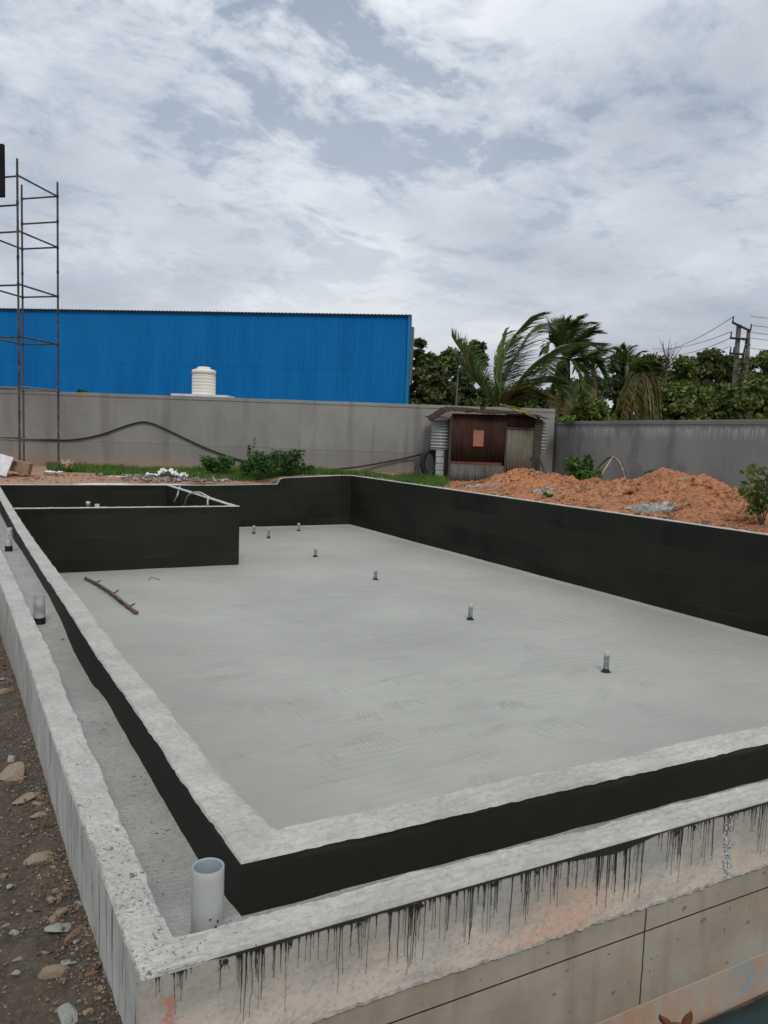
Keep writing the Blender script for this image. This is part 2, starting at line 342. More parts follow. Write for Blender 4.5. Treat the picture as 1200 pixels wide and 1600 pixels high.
def ground_mat():
    m, nt, b = newmat('soil'); p = pos(nt).outputs['Position']; g = N(nt, 'ShaderNodeSeparateXYZ'); nt.links.new(p, g.inputs[0])
    mud = mixc(nt, rmp(nt, tnoise(nt, p, 7, 6, .6), [(.36, 0), (.64, 1)]), (.048, .038, .027), (.092, .072, .050))
    mud = mixc(nt, rmp(nt, tnoise(nt, p, 60, 4, .6), [(.5, 0), (.75, .7)]), mud, (.18, .14, .10))
    org = mixc(nt, rmp(nt, tnoise(nt, p, 1.4, 6, .65), [(.36, 0), (.64, 1)]), (.40, .20, .115), (.33, .215, .155))
    org = mixc(nt, rmp(nt, tnoise(nt, p, 14, 5, .65), [(.52, 0), (.72, .7)]), org, (.22, .12, .075))
    far = mth(nt, 'MULTIPLY', mth(nt, 'SUBTRACT', g.outputs[1], 14.0), .25, clamp=True)
    east = mth(nt, 'MULTIPLY', mth(nt, 'SUBTRACT', g.outputs[0], 9.0), 1.0, clamp=True)
    col = mixc(nt, mth(nt, 'MAXIMUM', far, east), mud, org)
    nt.links.new(col, b.inputs['Base Color']); b.inputs['Roughness'].default_value = .95
    rr = mth(nt, 'MULTIPLY_ADD', tnoise(nt, p, 5, 3), -.5, 1.1); nt.links.new(rr, b.inputs['Roughness'])
    bump(nt, b, tnoise(nt, p, 45, 6, .7), .8, .015); return m
M_SOIL = ground_mat()
def heap_mat():
    m, nt, b = newmat('orange_red_earth'); p = pos(nt).outputs['Position']
    col = mixc(nt, rmp(nt, tnoise(nt, p, 2.0, 6, .65), [(.36, 0), (.64, 1)]), (.58, .24, .10), (.45, .175, .075))
    col = mixc(nt, rmp(nt, tnoise(nt, p, 9, 6, .7), [(.46, 0), (.62, .95)]), col, (.14, .058, .028))
    col = mixc(nt, rmp(nt, tnoise(nt, mapping(nt, p, loc=(4, 4, 4)), 16, 4, .7), [(.55, 0), (.68, .8)]), col, (.64, .38, .21))
    nt.links.new(col, b.inputs['Base Color']); b.inputs['Roughness'].default_value = .95
    bump(nt, b, tnoise(nt, p, 22, 6, .75), 1.0, .05); return m
M_HEAP = heap_mat()
def cwall_mat(eff=False):
    m, nt, b = newmat('cement_render_wall' + ('_leached' if eff else '')); g0 = pos(nt); p = g0.outputs['Position']; g = N(nt, 'ShaderNodeSeparateXYZ'); nt.links.new(p, g.inputs[0])
    A, B = ((.225, .24, .225), (.28, .295, .275)) if eff else ((.205, .205, .19), (.265, .26, .24))
    col = mixc(nt, rmp(nt, tnoise(nt, p, .55, 6, .62), [(.35, 0), (.65, 1)]), A, B)
    col = mixc(nt, rmp(nt, tnoise(nt, mapping(nt, p, (.8, .8, .25)), 1.6, 6, .6), [(.48, 0), (.72, .5)]), col, tuple(x*.66 for x in A))
    z = g.outputs[2]
    if eff:
        wob = tnoise(nt, mapping(nt, p, (4, 4, .2)), 1.6, 5, .7)
        zz = mth(nt, 'MULTIPLY_ADD', wob, .34, z)
        e = mth(nt, 'MULTIPLY', mth(nt, 'GREATER_THAN', mth(nt, 'SUBTRACT', .64, zz), 0.04), mth(nt, 'SUBTRACT', 1.0, mth(nt, 'MULTIPLY', mth(nt, 'SUBTRACT', .58, zz), 3.6), clamp=True))
        stv = rmp(nt, tnoise(nt, mapping(nt, p, (9, 9, .5)), 1.5, 3), [(.42, .15), (.6, 1)])
        top = mth(nt, 'GREATER_THAN', mth(nt, 'MULTIPLY_ADD', wob, .12, z), .55)
        col = mixc(nt, mth(nt, 'MULTIPLY', mth(nt, 'MULTIPLY', e, stv), .65), col, (.52, .52, .51))
        col = mixc(nt, mth(nt, 'MULTIPLY', top, .5), col, (.15, .15, .14))
        dk = rmp(nt, tnoise(nt, mapping(nt, p, (1, 1, .5), loc=(3, 3, 3)), .7, 4), [(.56, 0), (.60, .5)]); col = mixc(nt, dk, col, (.135, .138, .135))
    else:
        # plinth joint a little below the middle and rusty splash at the foot
        wobz = mth(nt, 'MULTIPLY_ADD', tnoise(nt, p, .3, 3), .16, z)
        ln = rmp(nt, mth(nt, 'MULTIPLY', mth(nt, 'ABSOLUTE', mth(nt, 'ADD', wobz, .50)), 10.0), [(0, 1), (.35, 0)])
        col = mixc(nt, mth(nt, 'MULTIPLY', ln, .45), col, (.10, .09, .08))
        vs = rmp(nt, tnoise(nt, mapping(nt, p, (1.3, 1.3, .12), loc=(1, 5, 0)), 1.3, 4), [(.57, 0), (.66, .5)]); col = mixc(nt, vs, col, (.14, .135, .125))
        # the lower third is wetter and darker
        lowd = mth(nt, 'MULTIPLY', mth(nt, 'SUBTRACT', -.50, wobz), 9, clamp=True); col = mixc(nt, mth(nt, 'MULTIPLY', lowd, .30), col, (.17, .15, .13))
    low = mth(nt, 'MULTIPLY', mth(nt, 'SUBTRACT', -1.02, mth(nt, 'MULTIPLY_ADD', tnoise(nt, p, 1.2, 5), .5, mth(nt, 'ADD', z, -.25))), 3.0, clamp=True)
    col = mixc(nt, mth(nt, 'MULTIPLY', low, .7), col, (.30, .19, .125))
    nt.links.new(col, b.inputs['Base Color']); b.inputs['Roughness'].default_value = .88
    bump(nt, b, tnoise(nt, p, 9, 6, .6), .35, .01); return m
M_CW = cwall_mat(); M_RW = cwall_mat(True)
M_BLUE = basic('blue_profiled_sheet', (.0002, .118, .36), (.0002, .128, .39), .4, 1.0)
def cladding_mat():
    m, nt, b = newmat('faded_blue_cladding'); p = pos(nt).outputs['Position']; g = N(nt, 'ShaderNodeSeparateXYZ'); nt.links.new(p, g.inputs[0])
    col = mixc(nt, rmp(nt, tnoise(nt, mapping(nt, p, (1, 1, .12)), 1.1, 5, .65), [(.36, 0), (.66, 1)]), (.0002, .108, .33), (.002, .140, .40))
    col = mixc(nt, rmp(nt, tnoise(nt, p, .18, 4), [(.4, 0), (.7, .5)]), col, (.004, .155, .41))
    lap = mth(nt, 'LESS_THAN', mth(nt, 'ABSOLUTE', mth(nt, 'SUBTRACT', g.outputs[2], 3.35)), .018)
    col = mixc(nt, mth(nt, 'MULTIPLY', lap, .45), col, (.0, .05, .17))
    nt.links.new(col, b.inputs['Base Color']); b.inputs['Roughness'].default_value = .8; b.inputs['Specular IOR Level'].default_value = .15
    return m
M_BLUE = cladding_mat()
M_BLUE2 = basic('light_blue_trim', (.003, .17, .36), None, .4, .5)
M_DARK = basic('dark_metal', (.03, .03, .032), None, 5, .5)
M_GREYM = basic('grey_roof_sheet', (.16, .17, .18), None, 2, .5)
M_PVC = basic('grey_white_pvc', (.47, .48, .465), (.36, .365, .35), 9, .4)
M_PVCD = basic('slurry_splashed_pvc', (.46, .47, .46), (.20, .20, .19), 11, .55, None, contrast=(.45,.68))
M_PVCIN = basic('bluish_pvc_inside', (.30, .345, .37), (.24, .28, .30), 12, .4)
M_CAP = basic('off_white_pvc_cap', (.50, .50, .47), None, 20, .45)
M_NOZ = basic('grey_metal_pipe', (.27, .295, .30), (.13, .135, .13), 30, .5, None, contrast=(.4,.6))
M_BASE = basic('black_sealant', (.015, .015, .014), None, 30, .6)
M_TANK = basic('cream_plastic', (.78, .75, .68), (.70, .67, .60), 2, .5)
M_CONC = basic('bare_concrete', (.38, .37, .35), (.28, .27, .25), 4, .85, 30)
M_STEEL = basic('scaffold_tube', (.035, .035, .036), (.09, .082, .075), 6, .55, None, contrast=(.45, .65))
M_STEELB = basic('blue_painted_tube', (.045, .055, .10), (.07, .07, .08), 6, .55)
M_CARD = basic('brown_cardboard', (.28, .19, .12), (.22, .15, .10), 5, .9)
M_WHITE = basic('white_cloth', (.72, .73, .75), (.55, .55, .56), 9, .8, 25)
M_WOOD = basic('pale_timber', (.50, .37, .27), (.36, .26, .19), 6, .8, 40)
M_HOSE = basic('black_hose', (.025, .025, .024), None, 10, .5)
M_ROCK = basic('tan_stone', (.36, .27, .185), (.20, .165, .13), 18, .9, 70, .004, space='obj')
M_ROCK2 = basic('brown_grey_stone', (.13, .10, .075), (.07, .057, .045), 18, .9, 70, .004, space='obj')
M_ROCK3 = basic('rusty_stone', (.27, .165, .10), (.18, .115, .075), 18, .9, 70, .004, space='obj')
M_ROCK4 = basic('pale_grey_stone', (.38, .40, .36), (.26, .27, .25), 18, .9, 70, .004, space='obj')
M_RUB = basic('grey_rubble', (.33, .32, .30), (.16, .15, .14), 12, .9, 40)
M_TARP = basic('dark_teal_sheet', (.012, .036, .042), (.018, .05, .056), 3, .42, 6, .01)
M_BARK = basic('bark', (.11, .085, .06), (.06, .05, .04), 5, .95, 20, .02)
M_PALMT = basic('palm_trunk', (.17, .125, .085), (.09, .07, .05), 8, .95, 14, .03)
M_POLE = basic('weathered_concrete_pole', (.16, .155, .14), (.10, .10, .09), 3, .85)
M_POST = basic('dark_timber', (.045, .038, .032), (.07, .06, .05), 8, .85)
M_GRASS = leafmat('grass_blades', [(0, (.045, .11, .02)), (.5, (.07, .17, .03)), (.85, (.10, .21, .045)), (1, (.2, .22, .07))], .6, .3)
M_WEED = leafmat('weed_leaves', [(0, (.025, .065, .016)), (.6, (.045, .115, .03)), (1, (.09, .17, .05))])
M_TREE = leafmat('dark_tree_leaves', [(0, (.028, .046, .016)), (.5, (.048, .074, .024)), (.9, (.085, .115, .040)), (1, (.14, .15, .075))], .6, .15)
M_TREE2 = leafmat('mid_green_leaves', [(0, (.045, .078, .020)), (.5, (.075, .12, .030)), (.9, (.13, .17, .05)), (1, (.19, .17, .08))], .6, .2)
M_PALM = leafmat('palm_leaflets', [(0, (.045, .082, .026)), (.6, (.075, .13, .042)), (.9, (.13, .18, .06)), (1, (.20, .18, .09))], .45, .25)
M_PALMY = leafmat('yellow_palm_leaflets', [(0, (.15, .19, .045)), (1, (.30, .30, .09))], .5, .3)
M_PALMB = leafmat('dry_palm_leaflets', [(0, (.075, .065, .028)), (.5, (.12, .10, .045)), (1, (.17, .15, .075))], .6, .2)
M_FUR = basic('rust_brown_fur', (.20, .075, .032), (.10, .038, .02), 30, .8, 90, .003)
M_EARIN = basic('pale_inner_ear', (.26, .12, .07), (.09, .03, .022), 20, .8)
M_EYE = basic('dark_wet', (.01, .008, .007), None, 5, .15)
def rusty(name, a, b_, zlo, zhi):
    m, nt, b = newmat(name); p = pos(nt).outputs['Position']; g = N(nt, 'ShaderNodeSeparateXYZ'); nt.links.new(p, g.inputs[0])
    col = mixc(nt, rmp(nt, tnoise(nt, p, 1.8, 6, .65), [(.36, 0), (.64, 1)]), a, b_)
    col = mixc(nt, rmp(nt, tnoise(nt, mapping(nt, p, (6, 6, .6)), 2, 5, .65), [(.48, 0), (.7, .7)]), col, tuple(x*.5 for x in a))
    nt.links.new(col, b.inputs['Base Color']); b.inputs['Roughness'].default_value = .85; b.inputs['Specular IOR Level'].default_value = .12
    return m
M_RUSTD = rusty('dark_rusty_sheet', (.040, .022, .016), (.065, .036, .025), 0, 1)
M_RUSTO = rusty('orange_rusty_sheet', (.15, .062, .034), (.085, .045, .032), 0, 1)
M_GALV = rusty('dull_galvanised_sheet', (.10, .09, .08), (.15, .145, .14), 0, 1)
M_GALVL = rusty('light_galvanised_sheet', (.42, .44, .44), (.30, .31, .31), 0, 1)
M_DOOR = rusty('weathered_door_sheet', (.13, .12, .095), (.175, .165, .135), 0, 1)
M_BOARD = basic('faded_orange_board', (.36, .15, .10), (.28, .12, .085), 4, .8)

# ------------------------------------------------------------------ ground (one sheet with the pool's footprint left open)
GY = [(-5, -1.58), (2, -1.58), (3, -1.64), (4.4, -1.71), (5.6, -1.79), (7.6, -1.95), (9, -2.0), (14, -1.95), (19, -1.72), (22.7, -1.56), (24, -1.47), (27, -1.45), (60, -1.5)]
def ground_z(x, y):
    zw = lerp(GY, y)
    ze = -1.34
    if y > 22:
        z = zw + (ze - zw) * sst(7.6, 9.2, x) if y < 24.5 else -1.45 + .10*sst(4, 14, x)
        if y < 24.5: z = z + (min(z, -1.60 if x < 8.4 else -1.345) - z) * sst(22.95, 22.45, y)
    elif x > 6: z = ze
    else: z = zw
    if y < 1.9 and x > 0.4: z = -1.58 + (-2.10 + 1.58) * sst(.45, 1.15, x)
    if x > 10 and y < 8: z = -2.10 + (ze + 2.10) * sst(2.0, 6.0, y) if y > 1.9 else -2.10
    z += .05*nz(x, y, 1, .5) * min(1, max(0, math.hypot(x-1, y-2)/6))
    return z
FX0, FX1, FY0, FY1 = 0.40, 10.92, 1.87, 22.55
def axis(segs):
    out = []
    for a, b, st in segs:
        n = max(1, round((b-a)/st)); out += [a + (b-a)*i/n for i in range(n)]
    return out + [segs[-1][1]]
gx = axis([(-900, -100, 200), (-100, -20, 20), (-20, -2, 3), (-2, -.3, .25), (-.3, 0, .03), (0, FX0, .0125), (FX0, FX1, .35), (FX1, 20, .35), (20, 60, 5), (60, 200, 35), (200, 900, 175)])
gy = axis([(-900, -100, 200), (-100, -10, 15), (-10, 1.2, .8), (1.2, FY0, .035), (FY0, 4, .0135), (4, 6, .025), (6, 10, .06), (10, FY1, .3), (FY1, 24.5, .12), (24.5, 34, .5), (34, 100, 8), (100, 900, 160)])
gv = []; gf = []
for y in gy:
    for x in gx:
        z = ground_z(x, y)
        if -.35 < x <= FX0 and 1.1 < y < 12:
            z += .022*nz(x, y, 3, 9) + .012*abs(nz(x, y, 5, 24)) + .006*nz(x, y, 8, 60) - .01
            z += .018*sst(.2, .36, x)
        elif FY1 <= y < 24.5: z += .035*nz(x, y, 2, 2.5)
        gv.append((x, y, z))
nx_ = len(gx)
for j in range(len(gy)-1):
    for i in range(nx_-1):
        cx, cy = (gx[i]+gx[i+1])/2, (gy[j]+gy[j+1])/2
        if FX0 < cx < FX1 and FY0 < cy < FY1: continue
        a = j*nx_+i; gf.append((a, a+1, a+1+nx_, a+nx_))
ground = tag(mesh('ground', gv, gf, M_SOIL, smooth=True), kind='structure')

# ------------------------------------------------------------------ the pool shell
ZF, ZT = -2.884, -1.30
pool = empty('swimming_pool', (0.73, 2.20, ZF), 'large unfinished concrete pool with black coated walls, smooth grey floor and raised parapet gutter', 'swimming pool')
def PP(o):                                                 # parent keeping world position
    o.parent = pool; o.matrix_parent_inverse = Matrix.Translation(-pool.location); return o

def ruf(x, y, q, w):
    """trowel roughness of a wall top: lumps and cross grooves"""
    t = q/8*w
    if x < 1.0: g = nz(x*.3+t*2, y, 31, 11)
    else: g = nz(x, y*.3+t*2, 31, 11)
    return .0045*nz(x+t*.7, y+t*.7, q*.35, 28) + .003*nz(x, y, q*.8+9, 60) - .007*max(0, abs(g)*-9+1)*(.5+.5*nz(x, y, 3, 2))
def strip(name, st, prof, mats, close_ends=True):
    vs, fs, mi = [], [], []
    n = None
    for k, s in enumerate(st):
        o = Vector((s[0], s[1], 0)); i = Vector((s[2], s[3], 0)); d = (i-o); w = d.length; d = d/w
        rows = prof(s, w); n = len(rows)
        for (off, z, m) in rows:
            q = o + d*off; vs.append((q.x, q.y, z))
    rows_m = []
    for k, s in enumerate(st[:-1]):
        w = math.hypot(s[2]-s[0], s[3]-s[1]); pr = prof(s, w)
        for r in range(n-1):
            a = k*n+r; fs.append((a, a+1, a+1+n, a+n)); mi.append(pr[r][2])
    if close_ends:
        fs.append(tuple(range(n))[::-1]); mi.append(prof(st[0], .1)[0][2]); e = (len(st)-1)*n; fs.append(tuple(e+q for q in range(n))); mi.append(prof(st[-1], .1)[0][2])
    o = mesh(name, vs, fs, mats, None, mi)
    bm = bmesh.new(); bm.from_mesh(o.data); bmesh.ops.recalc_face_normals(bm, faces=bm.faces); bm.to_mesh(o.data); bm.free()
    return PP(o)
def samp(a, b, near, farstep=.12, k=.012):
    """stations from a to b, finer close to the camera"""
    out = [a]; v = a; sg = 1 if b > a else -1
    while (b - v)*sg > 0:
        v += sg*min(farstep, max(near, k*abs(v))); out.append(v)
    out[-1] = b; return out

# inner basin: left + near walls in one L
LW_T = [(2.2, -1.30), (3.0, -1.335), (3.8, -1.36), (5, -1.42), (7, -1.46), (8.7, -1.52), (11, -1.57), (13.5, -1.61), (16, -1.625), (30, -1.625)]
st = []
for y in reversed(samp(2.36, 22.6, .016, .12, .008)): st.append((.73, y, .88 if y > 3 else .88+.012*sst(3, 2.4, y), y, lerp(LW_T, y)))
st.append((.735, 2.205, .892, 2.362, ZT))
for x in samp(.90, 10.83, .016, .1, .008): st.append((x, 2.20, x, 2.35, ZT))
def prof_basin(s, w, zo=-2.0, zi=ZF-.05, wob=1.0):
    x, y, zt = (s[0]+s[2])/2, (s[1]+s[3])/2, s[4]
    def tz(t): return zt + .010*nz(x, y, t*.5, 2.2)*wob + .005*nz(x+t*w*4, y, t*7, 14) + .0025*nz(x, y+t, t*9, 55)
    eo = (.010*nz(x, y, 4, 3.5) + .005*nz(x, y, 6, 17) + .003*nz(x, y, 6, 60))*wob; ei = (.010*nz(x, y, 14, 3.5) + .006*nz(x, y, 16, 15) + .003*nz(x, y, 16, 50))*wob
    return [(0, zo, 0), (0, zt-.12, 0), (0.000, zt-.03, 0), (eo*.8, zt-.010+.004*nz(x, y, 9, 25), 1), (eo+.006, tz(0)-.002, 1),
            *[(w*q/8, tz(q/2)+.003*math.sin(PI*q/8)+ruf(x, y, q, w), 1) for q in range(1, 8)], (w+ei-.006, tz(4)-.002, 1), (w+ei*.8, zt-.010, 0), (w, zt-.03, 0), (w, zi, 0)]
strip('basin_wall', st, prof_basin, [M_BLACK, M_TOP])
# right wall and far wall (butted at the corner)
st = [(10.98, y, 10.83, y, ZT) for y in samp(2.2, 22.6, .05, .12)]
strip('basin_wall', st, lambda s, w: prof_basin(s, w, -2.0, ZF-.05, .8), [M_BLACK, M_TOPFAR])
st = []
for x in samp(.88, 10.83, .1, .12):
    zt = -1.615+.03*sst(6.5, 8.3, x) if x < 8.36 else -1.585 + .19*sst(8.36, 8.52, x) + .095*min(1, max(0, (x-8.5)/2.0)); zt = min(zt, ZT)
    st.append((x, 22.60, x, 22.45, zt))
strip('basin_wall', st, lambda s, w: prof_basin(s, w, -2.0, ZF-.05, .8), [M_BLACK, M_TOPFAR])
# balancing tank in the far left corner: front wall and side wall
ZK = -1.62
strip('tank_wall', [(x, 16.30, x, 16.42, ZK) for x in samp(.88, 5.25, .06, .1)], lambda s, w: prof_basin(s, w, ZF-.05, -2.3, .6), [M_BLACK, M_TOPFAR])
strip('tank_wall', [(5.25, y, 5.11, y, ZK) for y in samp(16.42, 22.45, .06, .1)], lambda s, w: prof_basin(s, w, ZF-.05, -2.3, .6), [M_BLACK, M_TOPFAR])

def grid(name, xs, ys, zf, mat):
    v = [(x, y, zf(x, y)) for y in ys for x in xs]; n = len(xs)
    f = [(j*n+i, j*n+i+1, (j+1)*n+i+1, (j+1)*n+i) for j in range(len(ys)-1) for i in range(n-1)]
    return mesh(name, v, f, mat, smooth=True)
def floor_z(x, y):
    e = min(x-.88, 10.83-x, y-2.35, 22.45-y); e = max(0, e)
    z = ZF + .006*nz(x, y, 0, .6) + .004*nz(x, y*2.5, 3, 2.0)
    return z + .035*(1-sst(0, .13, e))
fxs = np.array(axis([(.88, 5.2, .0115), (5.2, 7.6, .022), (7.6, 10.83, .05)])); fys = np.array(axis([(2.35, 8.2, .0115), (8.2, 12, .02), (12, 22.45, .06)]))
FXg, FYg = np.meshgrid(fxs, fys); Zg = np.zeros_like(FXg); Lg = np.zeros_like(FXg)
rs = np.random.default_rng(12)
def stroke(cx, cy, a, Ln, h, sg, kv=0.0):
    r = Ln*.6+.05; j0, j1 = np.searchsorted(fys, [cy-r, cy+r]); i0, i1 = np.searchsorted(fxs, [cx-r, cx+r])
    if j1 <= j0 or i1 <= i0: return
    X_ = FXg[j0:j1, i0:i1]-cx; Y_ = FYg[j0:j1, i0:i1]-cy; u = X_*math.cos(a)+Y_*math.sin(a); v_ = -X_*math.sin(a)+Y_*math.cos(a)-kv*u*u
    e = np.clip((1-np.abs(u)/(Ln/2))*2.5, 0, 1); Zg[j0:j1, i0:i1] += h*(np.exp(-(v_/sg)**2)-.5*np.exp(-((v_+sg*1.7)/sg)**2))*e
    Lg[j0:j1, i0:i1] += np.exp(-((v_+sg*1.5)/(sg*1.1))**2)*e*min(1.0, h/.005)*.55  # colour mask beside the ridge, carries its groove shade
def comb(px, py, n, sp, Ln, a, fan, h=.0045):
    c = onz(px, py, ZF)
    for k in range(n):
        t = k-(n-1)/2; aa = a+fan*t/n; d_ = a-PI/2
        stroke(c.x+math.cos(d_)*sp*t+rs.normal(0, .01), c.y+math.sin(d_)*sp*t+rs.normal(0, .01), aa+rs.normal(0, .04), Ln*rs.uniform(.7, 1.15), 2.1*h*rs.uniform(.6, 1.2), .0125, rs.normal(0, .1))
comb(425, 1105, 9, .055, .38, 1.75, .5); comb(470, 1098, 6, .055, .30, 1.9, .4); comb(375, 1100, 5, .05, .30, 2.1, .3)
comb(630, 1100, 11, .05, .35, 1.45, 1.5, .005); comb(690, 1060, 6, .06, .45, .25, .35); comb(860, 1132, 12, .055, .36, 1.5, .6); comb(905, 1140, 6, .06, .3, 1.7, .3)
comb(875, 967, 9, .11, .40, 1.55, .3); comb(640, 1010, 10, .07, .42, 1.85, .7); comb(470, 940, 7, .12, .40, 1.5, .4); comb(265, 970, 7, .08, .45, 1.9, .5); comb(290, 1020, 7, .05, .3, 2.0, .4)
comb(545, 1050, 5, .05, .4, 1.9, .3); comb(835, 970, 5, .10, .4, 2.2, .3); comb(330, 1000, 5, .06, .3, 2.1, .3); comb(800, 1100, 6, .05, .3, 1.2, .5); comb(1080, 990, 5, .05, .7, .1, .2)
for (px, py, Ln, a, kv, n) in ((300, 1105, .9, .30, .15, 3), (620, 1118, 1.1, .28, .05, 5), (750, 1105, .9, .1, -.1, 4), (330, 950, 3.0, .10, -.03, 3), (520, 935, 3.2, -.02, -.03, 3), (480, 1000, 2.0, .15, -.05, 4), (700, 1000, 1.6, .15, .05, 4), (620, 1060, 1.0, .2, -.2, 4), (850, 1050, 1.6, .10, .0, 4), (560, 1160, 1.1, .15, -.1, 5), (420, 1180, .8, .25, -.1, 4), (780, 1140, 1.0, .2, -.15, 4), (900, 1000, 1.5, .1, -.05, 4), (440, 1240, .5, .25, 0, 3), (600, 920, 3, .05, 0, 4), (760, 930, 3, 0, 0, 4), (360, 1060, .8, .2, .1, 4), (720, 1190, .8, .15, 0, 4)):
    c = onz(px, py, ZF)
    for k in range(n): stroke(c.x+rs.normal(0, .15), c.y+k*rs.uniform(.03, .06)*(1 if py > 1050 else 2), a+rs.normal(0, .03), Ln*rs.uniform(.5, 1.1), .009*rs.uniform(.6, 1.2), .014, kv)
for k in range(34):
    comb(rs.uniform(230, 1050), rs.uniform(950, 1230), int(rs.integers(4, 9)), rs.uniform(.045, .065), rs.uniform(.22, .42), rs.uniform(1.1, 2.2), rs.uniform(.2, 1.0), .0028)
for k in range(420):
    cy = 2.5+9*rs.random()**1.1; cx = .9+rs.random()*7; sw = nz(cx, cy, 5, .5)*1.3; aa = .15+sw+rs.normal(0, .12)
    kv = rs.normal(0, .15); Ln = rs.uniform(.25, 1.1)
    for q in range(rs.integers(1, 5)): stroke(cx-math.sin(aa)*q*.045, cy+math.cos(aa)*q*.045, aa, Ln*rs.uniform(.6, 1), .0030*rs.uniform(.3, 1.2), .013, kv)
fv = []
for j in range(len(fys)):
    for i in range(len(fxs)): fv.append((fxs[i], fys[j], floor_z(fxs[i], fys[j])+Zg[j, i]))
nf = len(fxs); ff = [(j*nf+i, j*nf+i+1, (j+1)*nf+i+1, (j+1)*nf+i) for j in range(len(fys)-1) for i in range(nf-1)]
fo = PP(mesh('pool_floor', fv, ff, M_FLOOR, smooth=True))
at_ = fo.data.attributes.new('laitance_shade', 'FLOAT', 'POINT'); at_.data.foreach_set('value', np.clip(Lg, 0, 1).astype(np.float32).ravel())
PP(grid('tank_floor', samp(.88, 5.11, .2, .2), samp(16.42, 22.45, .2, .2), lambda x, y: -2.25+.01*nz(x, y), M_BLACK))

# parapet of the overflow gutter
OW_T = [(1.8, -1.30), (2.5, -1.315), (3, -1.33), (5, -1.38), (7, -1.45), (9.5, -1.55), (12, -1.64), (15, -1.68), (30, -1.68)]
OWO = [(1.8, .36), (3, .338), (5, .33), (6.2, .328), (8, .312), (12, .29), (30, .28)]
OWI = [(1.8, .47), (3, .465), (5, .468), (7, .459), (9.5, .455), (12, .43), (30, .42)]
ZLIP = -1.562
def zlip(x): return ZLIP + .008*nz(x, 0, 3, 3) + .007*nz(x, 0, 6, 22) + .004*nz(x, 2, 6, 60)
def prof_out(s, w):
    x, y, zt = s[0], s[1], s[4]
    mx_, my_ = (s[0]+s[2])/2, (s[1]+s[3])/2
    front = s[5]
    def tz(t): return zt + .008*nz(mx_, my_, t*.5, 3) + .006*nz(mx_+t*w*4, my_, t*7, 13) + .003*nz(mx_, my_+t, t*9, 60)
    eo = .006*nz(x, y, 4, 4) + .004*nz(x, y, 6, 19) + .0025*nz(x, y, 6, 60); ei = .010*nz(x, y, 14, 4) + .006*nz(x, y, 16, 16) + .003*nz(x, y, 16, 50)
    F_, Lp, Lw = (2, 4, 5) if front else (3, 3, 3)
    if front: rows = [(.008, -2.40, 6), (.008, -1.932, 6), (.0092, -1.93+.003*nz(x, 0, 8, 20), Lw), (.009, -1.662, 7), (.017, -1.6605, Lw), (.017, -1.6590, Lw), (.010, -1.6575, Lw), (.010, zlip(x)+.001, Lp), (-.001+.003*nz(x, 0, 7, 50), zlip(x)-.002, Lp), (-.001, zlip(x)+.009+.005*nz(x, 1, 6, 30), F_)]
    else: rows = [(0, -2.40, 3)]*2 + [(0, -1.95+.0001*q, 3) for q in range(8)]
    rows += [(0, zt-.06, F_), (eo*.5, zt-.010, 1), (eo+.005, tz(0)-.001, 1), *[(w*q/8, tz(q/2)+.002*math.sin(PI*q/8)+ruf(mx_, my_, q, w), 1) for q in range(1, 8)], (w+ei-.005, tz(4)-.001, 1), (w+ei*.7, zt-.012, 8), (w, zt-.03, 8), (w, -2.2, 8)]
    return rows
st = []
for y in reversed(samp(1.94, 22.6, .012, .12, .006)): st.append((lerp(OWO, y), y, lerp(OWI, y), y, lerp(OW_T, y), False))
st.append((.36, 1.81, .472, 1.932, ZT, True))
for x in samp(.472, 11.2, .010, .08, .006): st.append((x, 1.81, x, 1.932, ZT, True))
ow = strip('gutter_parapet', st, prof_out, [M_BLACK, M_TOP, M_FRONT, M_LEFT, M_LIP, M_LOWER, M_FOOT, M_DRIP, M_GUT])

